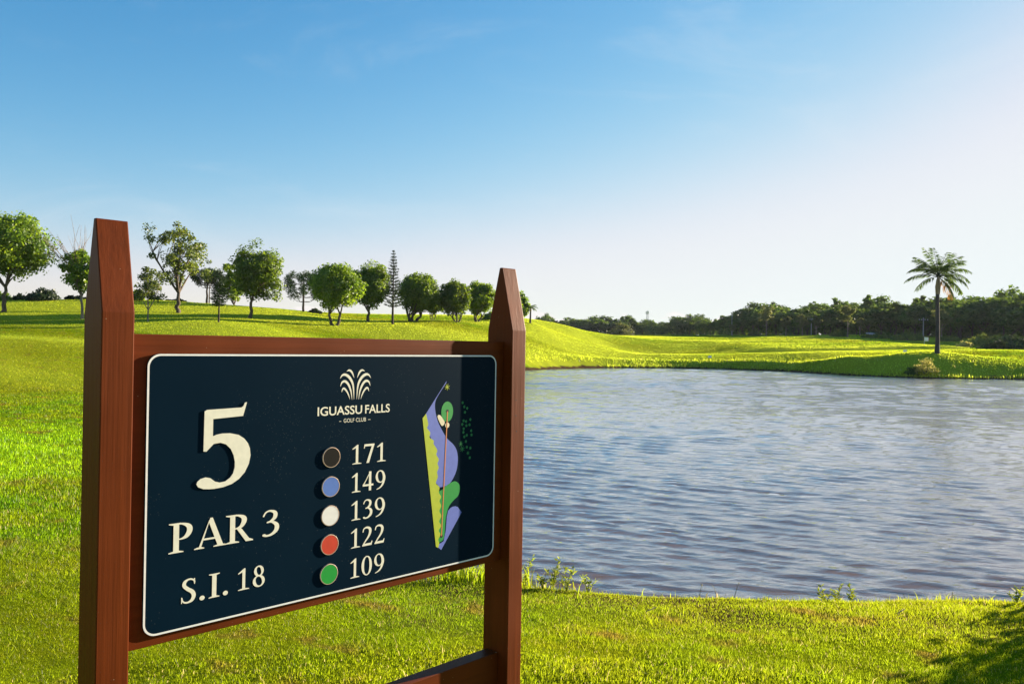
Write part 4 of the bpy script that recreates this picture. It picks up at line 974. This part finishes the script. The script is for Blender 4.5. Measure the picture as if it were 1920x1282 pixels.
tree_obj('conifer', whorled(63, 137 * k, 33 * k, 33 * k, 19, 7, .30, lambda f: (1 - f) ** .7 * 1.05 + .06, .19, 44, .13), base_at(736, 607, 80), 'tall narrow conical conifer rising above the round trees', 'tree', GROVE)
k = 64 / FPX
tree_obj('young_conifer', whorled(64, 74 * k, 31 * k, 33 * k, 9, 6, .12, lambda f: .62 + .75 * math.sin(math.pi * min(1, f * .8 + .12)) * .5 - .75 * max(0, f - .55), .20, 60, .09), base_at(410, 605, 64), 'young conifer with separate flat tiers of branches left of the sign middle', 'tree', GROVE)

# ------------------------------------------------------------------ palms
def frond(c, b, p0, az, el, L, g, sag, nl=44, ll=.55, dead=False, tint=(.15, .8)):
    s = np.linspace(0, 1, 10); d = np.array([math.cos(az), math.sin(az), 0])
    ang = el - sag * s ** 1.4; dr = L / 9
    x = np.cumsum(np.r_[0, np.cos(ang[:-1]) * dr]); z = np.cumsum(np.r_[0, np.sin(ang[:-1]) * dr])
    pts = p0 + d * x[:, None] + np.array([0, 0, 1]) * z[:, None]
    b.tube(pts, np.linspace(.035, .008, 10), 5)
    u = .16 + .84 * g.random(nl * 2); i0 = np.clip((u * 9).astype(int), 0, 8); fr = (u * 9 - i0)[:, None]
    P = pts[i0] * (1 - fr) + pts[i0 + 1] * fr; T = unit(pts[i0 + 1] - pts[i0])
    side = np.array([-d[1], d[0], 0]) * g.choice([-1, 1], (nl * 2, 1))
    D = unit(side * .75 + T * .65 + np.array([0, 0, -1]) * (.25 + .55 * g.random((nl * 2, 1))))
    ln = ll * (1 - .55 * (2 * u - .9) ** 2) * (.75 + .4 * g.random(nl * 2))
    c.leaves(P + D * ln[:, None] * .5, D, unit(np.cross(D, T) + g.normal(size=D.shape) * .3), ln, .036 * ll / .55, np.clip(tint[0] + (tint[1] - tint[0]) * g.random(nl * 2), 0, 1))
def palm(name, loc, H, R, seed, spec, label, tr, group=None):
    g = rng(seed); e = empty(name, loc); tag(e, label, 'palm', group)
    t, sh, c, b, dc = MB(), MB(), MB(), MB(), MB()
    hz = np.linspace(-.15, H * .70, 16); rr = tr * (1 + .45 * np.exp(-np.maximum(hz, 0) / .5) - .12 * hz / H); rr = rr * (1 + .025 * (np.arange(16) % 2))
    t.tube(np.stack([.03 * np.sin(hz), 0 * hz, hz], 1), rr, 12)
    top = np.array([0.03 * math.sin(H * .7), 0, H * .70])
    sh.tube([top - [0, 0, .12 * H], top - [0, 0, .05 * H], top + [0.02, 0, .02 * H], top + [0.03, 0, .06 * H]], [tr * 1.1, tr * 1.35, tr * .95, tr * .4], 10)
    for az, el, L, sag, dead in spec:
        frond(dc if dead else c, b, top + [0, 0, .05 * H], math.radians(az), math.radians(el), L * R, g, sag, 48, .92 * R / 3.1)
    mobj('trunk', t.mesh('trunk', MAT['palm_bark'], True), e); mobj('leaf_sheath', sh.mesh('leaf_sheath', MAT['sheath'], True), e)
    mobj('frond_stems', b.mesh('frond_stems', MAT['leaf_dark'], True), e); mobj('fronds', c.mesh('fronds', MAT['leaf_palm']), e)
    if dc.n: mobj('dead_fronds', dc.mesh('dead_fronds', MAT['leaf_dead']), e)
    return e
R = math.radians
spec = [(100, 82, .95, .35, 0), (170, 76, 1.0, .55, 0), (15, 70, .98, .85, 0), (180, 56, .98, 1.15, 0), (5, 54, 1.05, 1.1, 0), (187, 36, 1.05, 1.35, 0), (-8, 38, 1.05, 1.45, 0), (172, 16, 1.02, 1.2, 0), (-12, 22, 1.0, 1.6, 0), (30, 26, .95, 1.6, 0), (205, 44, 1.0, 1.3, 0),
        (240, 50, .95, 1.4, 0), (300, 52, .95, 1.4, 0), (60, 48, .95, 1.3, 0), (120, 45, .95, 1.3, 0), (330, 8, .95, 1.5, 0), (350, -12, .92, 1.25, 0), (20, -30, .85, 1.0, 1), (340, -38, .82, .9, 0), (10, -8, .95, 1.2, 0), (270, 66, .9, .7, 0), (345, 64, .95, 1.0, 0), (150, 62, .95, .9, 0), (195, -6, .95, 1.1, 0)]
p = base_at(1757, 661, 70.2)
palm('queen_palm', p, (661 - 470) * 70.2 / FPX, 2.9, 71, spec, 'single tall palm standing on the far bank at the right', .165)
spec = [(a, 35 + 25 * math.sin(a * 3.7), 1, 1.7, 0) for a in range(0, 360, 30)]
palm('small_palm', base_at(994, 606, 100), 2.45, 1.05, 72, spec, 'small palm just right of the right sign post on the slope end', .10, GROVE)

# ------------------------------------------------------------------ bushes
def bush(seed, W, H, ls, ncl=26, nlf=60, mat='leaf_bush'):
    g = rng(seed); c, t = MB(), MB()
    for q in range(ncl):
        a = g.random() * 6.283; r = math.sqrt(g.random()) * .5 * W; hh = H * (1 - (2 * r / W) ** 2 * .75) * (.35 + .65 * g.random())
        C = np.array([r * math.cos(a), r * math.sin(a) * .8, max(.18 * H, hh - .16 * H)])
        clump_leaves(c, C, .20 * min(W, H * 1.4) * (.7 + .6 * g.random()), nlf, ls, g, np.array([0, 0, 0.]), .85)
        if q % 3 == 0: limb(t, [g.normal() * .05 * W, g.normal() * .05 * W, -.05], C, .018 * H + .01, .006, g, .1, 5, 5)
    return t.mesh('stems', MAT['bark'], True), c.mesh('foliage', MAT[mat])
BUSHES = [   # px, base y, distance, width px, top y, leaf material, leaf size, label
    (80, 566, 80, 54, 539, 'leaf_dark', .22, 'dark spiky shrub on the skyline between the two leftmost trees'),
    (38, 566, 82, 22, 553, 'leaf_dark', .2, 'small low shrub left of the dark spiky shrub on the skyline'),
    (-8, 568, 82, 60, 546, 'leaf', .2, 'green shrub on the skyline behind the leftmost trunk'),
    (142, 567, 83, 36, 559, 'leaf_dark', .2, 'low rounded shrub on the skyline just left of the left post'),
    (258, 568, 84, 26, 547, 'leaf', .2, 'round shrub on the skyline behind the small slender tree'),
    (328, 569, 92, 38, 559, 'leaf_dark', .2, 'low shrub at the skyline behind the tallest tree trunk'),
    (291, 569, 90, 26, 562, 'leaf_dark', .18, 'flat shrub on the skyline between slender and tallest tree'),
    (591, 590, 92, 22, 581, 'leaf_dark', .18, 'low shrub beside the larger umbrella pine'),
    (919, 604, 104, 30, 590, 'leaf', .2, 'spiky low shrub under the tree beside the right post'),
    (1572, 630, 152, 32, 619, 'leaf_bush', .3, 'bright low bush beside the tree with the longest trunk on the fairway'),
    (1648, 633, 148, 62, 622, 'leaf_bush', .3, 'wide pale green bush in front of the wood near the white flag'),
    (1704, 637, 140, 64, 616, 'leaf_bush', .3, 'rounded bright bush left of the white flag'),
    (1778, 637, 135, 44, 622, 'leaf_bush', .3, 'bright bush just right of the palm trunk'),
    (1807, 644, 118, 26, 625, 'leaf_straw', .26, 'yellow bush between palm and the dark shrubs'),
    (1852, 645, 122, 86, 619, 'leaf_bush', .3, 'long light green bush behind the dark shrub at the right edge'),
    (1892, 661, 100, 104, 628, 'leaf_dark', .28, 'large dark shrub at the right edge of the fairway'),
    (1736, 703, 66.9, 44, 677, 'leaf_straw', .14, 'straw-coloured bush on the far bank below the palm'),
    (1709, 703, 67, 20, 688, 'leaf_bush', .12, 'small green weed clump left of the straw-coloured bush'),
    (1415, 628, 188, 20, 611, 'leaf_pale', .3, 'brownish round bush in front of the wood right of the lone pole'),
    (1165, 632, 230, 50, 606, 'leaf_pale', .4, 'pale rounded thicket before the distant wood left of the mast'),
]
for q, (px, by, Y, wp, ty, mat, ls, label) in enumerate(BUSHES):
    k = Y / FPX; b0 = base_at(px, by, Y)
    tree_obj('bush', bush(300 + q, wp * k, (by - ty) * k + .15, ls, 16 + int(wp / 3), 55 if mat != 'leaf_straw' else 24, mat), b0, label, 'bush', None, 0, 1.0, ('stems', 'foliage'))

# ------------------------------------------------------------------ the wood beyond the fairway
TOPS = np.array([(940, 606), (1000, 603), (1022, 591), (1045, 600), (1075, 596), (1100, 600), (1125, 592), (1150, 597), (1165, 590), (1190, 598), (1230, 602), (1250, 604), (1280, 593), (1300, 590), (1330, 597), (1362, 598), (1380, 574), (1410, 572), (1440, 571), (1462, 572), (1487, 581), (1498, 580), (1524, 570), (1576, 566), (1610, 574), (1628, 558), (1645, 558), (1667, 572), (1700, 570), (1735, 560), (1800, 558), (1840, 552), (1878, 543), (1905, 550), (1930, 550), (2100, 540)], float)
LINE = np.array([(920, 330), (1100, 325), (1200, 300), (1300, 265), (1370, 232), (1400, 222), (1500, 196), (1600, 178), (1700, 168), (1800, 158), (1920, 145), (2120, 132)], float)
kinds = []
for q, (w, z0, lm, n1, n2) in enumerate([(7.5, 2.4, .25, 46, 36), (6.2, 2.0, .3, 40, 36), (9, 3.0, .35, 52, 36), (5.0, 3.4, .3, 32, 34), (8.2, 1.6, .3, 48, 36), (4.2, 2.6, .2, 28, 36)]):
    kinds.append(broadleaf(400 + q, 10, w, z0, .2, n1, n2, .55, .17, None, 1 + q % 2, .35, .27, 5, .2, lm, mats=('leaf_far', 'bark')))
g = rng(55); WOOD = 'trees of the wood beyond the fairway'
SEC_N = {}; ORD = 'first second third fourth fifth sixth seventh eighth ninth tenth eleventh twelfth thirteenth fourteenth fifteenth sixteenth seventeenth eighteenth nineteenth twentieth twenty-first twenty-second twenty-third twenty-fourth twenty-fifth'.split()
for row, (dY, hf, step) in enumerate([(0, .92, 20), (9, 1.10, 22), (22, 1.14, 27)]):
    px = 930 + row * 7
    while px < 2100:
        Y = np.interp(px, LINE[:, 0], LINE[:, 1]) + dY + g.normal() * 2.5
        ty = np.interp(px, TOPS[:, 0], TOPS[:, 1])
        p = at(px, ty, Y); z = gz(p[0], Y); Ht = max(4.0, (p[2] - z) * hf * (1 - .22 * g.random() ** 1.5))
        kd = kinds[g.integers(0, len(kinds))]; s = Ht / 10
        wide = min(1.5, max(.85, 9.5 / Ht)) * (1.0 + .25 * g.random())
        sec = 'behind the right sign post and slope' if px < 1110 else 'between the slope and the mast' if px < 1213 else 'between the mast and the lone pole' if px < 1372 else 'behind the row of slim trees' if px < 1540 else 'left of the palm' if px < 1740 else 'right of the palm'
        tree_obj('woodland_tree', kd, (p[0], Y, z - .1), ORD[SEC_N.setdefault((row, sec), 0)] + (' front-row', ' middle-row', ' back-row')[row] + ' tree from the left, wood ' + sec, 'tree', WOOD, g.random() * 6.28, (s * wide, s * wide, s)); SEC_N[(row, sec)] += 1
        px += step * (.75 + .5 * g.random()) * (Y and 170 / np.clip(Y, 140, 260)) ** .5
# undergrowth that closes the wood at its foot
c = MB()
for q in range(420):
    px = 930 + 1190 * (q + g.random()) / 420; Y = np.interp(px, LINE[:, 0], LINE[:, 1]) + 2 + 8 * g.random(); X = (px - CX) / FPX * Y
    hgt = 1.6 + 2.6 * g.random(); z = gz(X, Y)
    for w in range(3): clump_leaves(c, np.array([X + g.normal() * 1.2, Y + g.normal(), z + hgt * (.25 + .3 * w)]), 1.5, 30, .6, g, np.array([X, Y + 3, z]), .8)
o = mobj('undergrowth', c.mesh('undergrowth', MAT['leaf_far'])); tag(o, 'dark tangled undergrowth along the foot of the wood', 'undergrowth', kind='stuff')

# slim pale trees standing in front of the wood
SLIM = [(1373, 627, 205, 604, 16, 'small round yellowish tree alone before the wood'), (1437, 628, 185, 571, 34, 'tall pale-trunked tree, leftmost of the row before the wood'), (1473, 629, 176, 591, 22, 'short thin tree second in the row before the wood'),
        (1504, 628, 172, 586, 26, 'thin tree with drooping crown third in the row before the wood'), (1530, 628, 170, 592, 20, 'slim tree, last of the row before the wood, right of a pole'), (1589, 634, 150, 569, 42, 'taller ragged tree standing forward on the fairway edge'),
        (1612, 630, 158, 595, 20, 'thin weak tree right of the taller ragged tree'), (1765, 634, 146, 574, 56, 'yellowish tree behind the trunk of the tall palm')]
for q, (px, by, Y, ty, wp, label) in enumerate(SLIM):
    k = Y / FPX; H = (by - ty) * k
    tree_obj('slim_tree', broadleaf(500 + q, H, wp * k, H * .38, .05, 26, 34, .34, .12, None, 1, .25, .30, 5, .3, .35, mats=('leaf_pale', 'bark_pale')), base_at(px, by, Y), label, 'tree', 'slim pale trees before the wood')

# ------------------------------------------------------------------ small things on the course
def pole(px, by, Y, ty, r, label, arm=True):
    k = Y / FPX; H = (by - ty) * k; e = empty('utility_pole', base_at(px, by, Y)); tag(e, label, 'pole', 'poles before the wood')
    b = MB(); b.tube(np.linspace([0, 0, -.2], [0, 0, H], 5), np.linspace(r, r * .7, 5), 8); mobj('shaft', b.mesh('shaft', MAT['concrete'], True), e)
    if arm:
        b = MB(); b.box((-.9, -.06, H * .86), (.9, .06, H * .86 + .12)); mobj('cross_arm', b.mesh('cross_arm', MAT['bark']), e)
        for x in (-.8, -.3, .3, .8):
            b = MB(); b.tube([[x, 0, H * .86 + .12], [x, 0, H * .86 + .3]], [.05, .04], 6); mobj('insulator', b.mesh('insulator', MAT['white']), e)
pole(1372, 628, 212, 588, .09, 'thin lone pole at the left end of the dark wood', False); pole(1521, 628, 184, 594, .10, 'pale pole between the third and last slim tree'); pole(1731, 632, 150, 592, .11, 'pale utility pole just left of the palm trunk')

# lattice telecom mast far behind the wood
k = 420 / FPX; X = (1213 - CX) / FPX * 420; z = gz(X, 420); Ht = float(at(1213, 582, 420)[2] - z)
e = empty('telecom_mast', (X, 420, z)); tag(e, 'slim lattice telecom mast rising above the distant wood', 'mast')
for q in range(3):
    a = q * 2.0944; b = MB(); b.tube([[1.1 * math.cos(a), 1.1 * math.sin(a), -.3], [.35 * math.cos(a), .35 * math.sin(a), Ht]], [.11, .08], 6); mobj('leg', b.mesh('leg', MAT['steel']), e)
b = MB()
for q in range(12):
    z0, z1 = Ht * q / 12, Ht * (q + 1) / 12; r0, r1 = 1.1 - .75 * q / 12, 1.1 - .75 * (q + 1) / 12
    for w in range(3):
        a0, a1 = w * 2.0944, (w + 1) * 2.0944; b.tube([[r0 * math.cos(a0), r0 * math.sin(a0), z0], [r1 * math.cos(a1), r1 * math.sin(a1), z1]], .05, 4)
mobj('bracing', b.mesh('bracing', MAT['steel']), e)
for q in range(3):
    a = q * 2.0944 + .5; b = MB(); b.box((math.cos(a) * .7 - .22, math.sin(a) * .7 - .15, Ht - 1.9), (math.cos(a) * .7 + .22, math.sin(a) * .7 + .15, Ht - .5)); mobj('antenna_panel', b.mesh('antenna_panel', MAT['white']), e)

# white flag by the palm
p = base_at(1733, 640, 118); k = 118 / FPX
e = empty('golf_flag', p); tag(e, 'small white flag with red hem on the grass left of the palm', 'flag')
b = MB(); b.tube([[0, 0, -.1], [0, 0, 1.25]], [.022, .016], 6); mobj('pole', b.mesh('pole', MAT['white']), e)
xs = np.linspace(.02, .60, 7); V = []; Q = []
for s, yy in ((0, -.008), (1, .008)):
    for zz in (.66, 1.22):
        V += [(x_, yy + .05 * math.sin(x_ * 9), zz - .05 * x_) for x_ in xs]
n7 = 7
for q in range(6): Q += [(q, q + 1, n7 + q + 1, n7 + q), (2 * n7 + q + 1, 2 * n7 + q, 3 * n7 + q, 3 * n7 + q + 1)]
mobj('cloth', np_mesh('cloth', V, Q, None, MAT['white']), e)
b = MB(); b.box((.60, -.02 + .05 * math.sin(5.4), .63), (.66, .02 + .05 * math.sin(5.4), 1.19)); mobj('hem', b.mesh('hem', MAT['red']), e)

# white marker blocks on the fairway
for px, py, Y, wp, label in ((1331, 665, 90, 7, 'small white marker block on the fairway across the lake'), (1697, 658, 84, 7, 'white marker block on the grass left of the palm base')):
    x0, y0, z0 = base_at(px, py, Y); k = Y / FPX; w = wp * k / 2
    e = empty('marker_block', (x0, y0, z0)); tag(e, label, 'marker', 'white markers on the fairway')
    b = MB(); V = [(-w, -.1, 0), (w, -.1, 0), (w, .1, 0), (-w, .1, 0), (-w * .7, -.06, .24), (w * .7, -.06, .24), (w * .7, .06, .24), (-w * .7, .06, .24)]
    b.add(V, [(0, 3, 2, 1), (4, 5, 6, 7), (0, 1, 5, 4), (1, 2, 6, 5), (2, 3, 7, 6), (3, 0, 4, 7)]); mobj('block', b.mesh('block', MAT['white']), e)
    b = MB(); b.tube([[0, 0, -.12], [0, 0, .26]], [.03, .03], 6); mobj('peg', b.mesh('peg', MAT['white']), e)

# low hut roof glimpsed behind the bushes
x0, y0, z0 = base_at(1634, 634, 164); e = empty('small_hut', (x0, y0, z0)); e.scale = (.55, .55, .6); tag(e, 'low hut with pale roof half hidden by bushes before the wood', 'hut')
b = MB(); b.box((-1.1, 0, -.1), (1.1, 1.6, .60)); mobj('wall', b.mesh('wall', MAT['plaster']), e)
b = MB(); V = [(-1.3, -.2, .58), (1.3, -.2, .58), (1.3, 1.8, .62), (-1.3, 1.8, .62), (-1.3, -.2, .66), (1.3, -.2, .66), (1.3, 1.8, .95), (-1.3, 1.8, .95)]
b.add(V, [(0, 3, 2, 1), (4, 5, 6, 7), (0, 1, 5, 4), (1, 2, 6, 5), (2, 3, 7, 6), (3, 0, 4, 7)]); mobj('roof', b.mesh('roof', MAT['roof']), e)

# ------------------------------------------------------------------ weeds on the near shore
def weed(name, px, py, Y, H, seed, label, kind=0, mat='leaf_weed'):
    g = rng(seed); p = at(px, py, Y); loc = (p[0], Y, gz(p[0], Y) - .01)
    e = empty(name, loc); tag(e, label, 'weed'); H *= 1.15; s, c = MB(), MB()
    n = 1 if kind == 1 else 4
    for q in range(n):
        a = g.random() * 6.28; L = H * (1 if q == 0 else .55 + .35 * g.random()); tilt = (.15 if q == 0 else .45) * (.5 + g.random())
        t = np.linspace(0, 1, 8)[:, None]
        pts = np.array([math.cos(a) * tilt * .8, math.sin(a) * tilt * .4, 1]) * t * L + np.array([math.cos(a), math.sin(a), 0]) * (t ** 2) * L * .15
        s.tube(pts, np.linspace(.004, .0015, 8), 5)
        m = int((34 if kind == 0 else 6) * L / .3)
        u = (.25 + .75 * g.random(m)) if kind == 0 else (.85 + .15 * g.random(m)); i0 = np.clip((u * 7).astype(int), 0, 6); P = pts[i0] + (pts[i0 + 1] - pts[i0]) * (u * 7 - i0)[:, None]
        b_ = g.random(m) * 6.28; D = np.stack([np.cos(b_), np.sin(b_), .35 + .5 * g.random(m)], 1); ls = (.040 if kind == 0 else .022) * (.6 + .7 * g.random(m))
        c.leaves(P + unit(D) * (ls * .5)[:, None], D, unit(g.normal(size=(m, 3)) * .5 + [0, 0, 1]), ls, ls * .36, g.random(m))
    mobj('stem', s.mesh('stem', MAT['leaf_weed' if kind == 0 else 'straw']), e); mobj('leaves' if kind == 0 else 'seed_head', c.mesh('leaves', MAT[mat]), e)
MAT['leaf_weed'] = leaf_mat('weed_leaves', (0.12, 0.17, 0.012), (0.24, 0.28, 0.025), .5, .15)
MAT['seed'] = leaf_mat('seed_heads', (0.16, 0.13, 0.03), (0.34, 0.28, 0.07), .35, .1)
weed('leafy_weed', 1036, 1098, 6.42, .24, 801, 'tallest leafy weed on the near shore, right of the right post')
weed('leafy_weed', 1062, 1100, 6.42, .19, 802, 'leafy weed leaning right beside the tallest shore weed')
weed('leafy_weed', 1102, 1104, 6.42, .14, 803, 'short bushy weed at the shore, third from the right post')
weed('leafy_weed', 1018, 1100, 6.38, .12, 804, 'small weed at the shore nearest the right post')
weed('leafy_weed', 985, 1100, 6.42, .22, 805, 'leafy weed half hidden behind the right post')
weed('leafy_weed', 1548, 1112, 6.38, .16, 806, 'leftmost weed of the clump on the right half of the shore')
weed('leafy_weed', 1574, 1113, 6.38, .17, 807, 'middle weed of the clump on the right half of the shore')
weed('leafy_weed', 1602, 1113, 6.38, .17, 808, 'rightmost weed of the clump on the right half of the shore')
weed('leafy_weed', 1905, 1122, 6.3, .14, 809, 'low weed on the shore at the right edge')
for q, (px, py, hh, label) in enumerate([(1311, 1108, .12, 'short yellow seed stalk on the shore left of the paired stalks'), (1376, 1108, .15, 'taller yellow seed stalk near the middle of the shore'), (1345, 1108, .10, 'thin bent stalk between two yellow seed stalks'), (1700, 1118, .07, 'stubby yellow seed stalk right of the weed clump'), (1785, 1120, .08, 'yellow seed stalk toward the right end of the shore')]):
    weed('seed_stalk', px, py, 6.38, hh, 820 + q, label, 1, 'seed')

# dry twigs lying in the grass
for q, (px, py, Y, L, label) in enumerate([(1222, 1143, 5.75, .085, 'dry twig lying in the grass below the middle of the lake'), (1690, 1153, 5.65, .085, 'dry twig lying in the grass at the right')]):
    p = at(px, py, Y); z = gz(p[0], Y); e = empty('twig', (p[0], Y, z + .035)); tag(e, label, 'twig')
    b = MB(); b.tube([[-L / 2, -.02, -.008], [0, 0, .002], [L / 2, .03, .01]], [.003, .004, .002], 6); mobj('stem', b.mesh('stem', MAT['straw']), e)
    b = MB(); b.tube([[0, 0, .002], [.02, .03, .012]], [.002, .001], 5); mobj('side_shoot', b.mesh('side_shoot', MAT['straw']), e)

# a shrub outside the right edge of the picture whose shade reaches into its corner
tree_obj('bush', bush(390, 2.0, 1.7, .07, 80, 90, 'leaf'), (5.80, 6.02, gz(5.80, 6.02) - .03), 'dense shrub on the near shore beyond the right edge of the photo', 'bush', None, 0, 1.0, ('stems', 'foliage'))

# ------------------------------------------------------------------ air: thin haze over the whole place
bm = bmesh.new(); bmesh.ops.create_cube(bm, size=1.0)
me = bpy.data.meshes.new('haze'); bm.to_mesh(me); bm.free()
hz_lo, hz_hi = WATER_Z - 3.0, 42.0
hm, hn, hl, hout = new_mat('haze_air')
pv = hn.new('ShaderNodeVolumePrincipled'); pv.inputs['Color'].default_value = (0.80, 0.88, 1.0, 1); pv.inputs['Density'].default_value = HAZE; pv.inputs['Anisotropy'].default_value = 0.2
hl.new(pv.outputs[0], hout.inputs['Volume']); me.materials.append(hm)
hz = mobj('haze', me); hz.scale = (2600, 2600, hz_hi - hz_lo); hz.location = (0, 0, (hz_lo + hz_hi) / 2); tag(hz, 'thin pale haze in the air over the lake and wood', 'haze', kind='stuff')
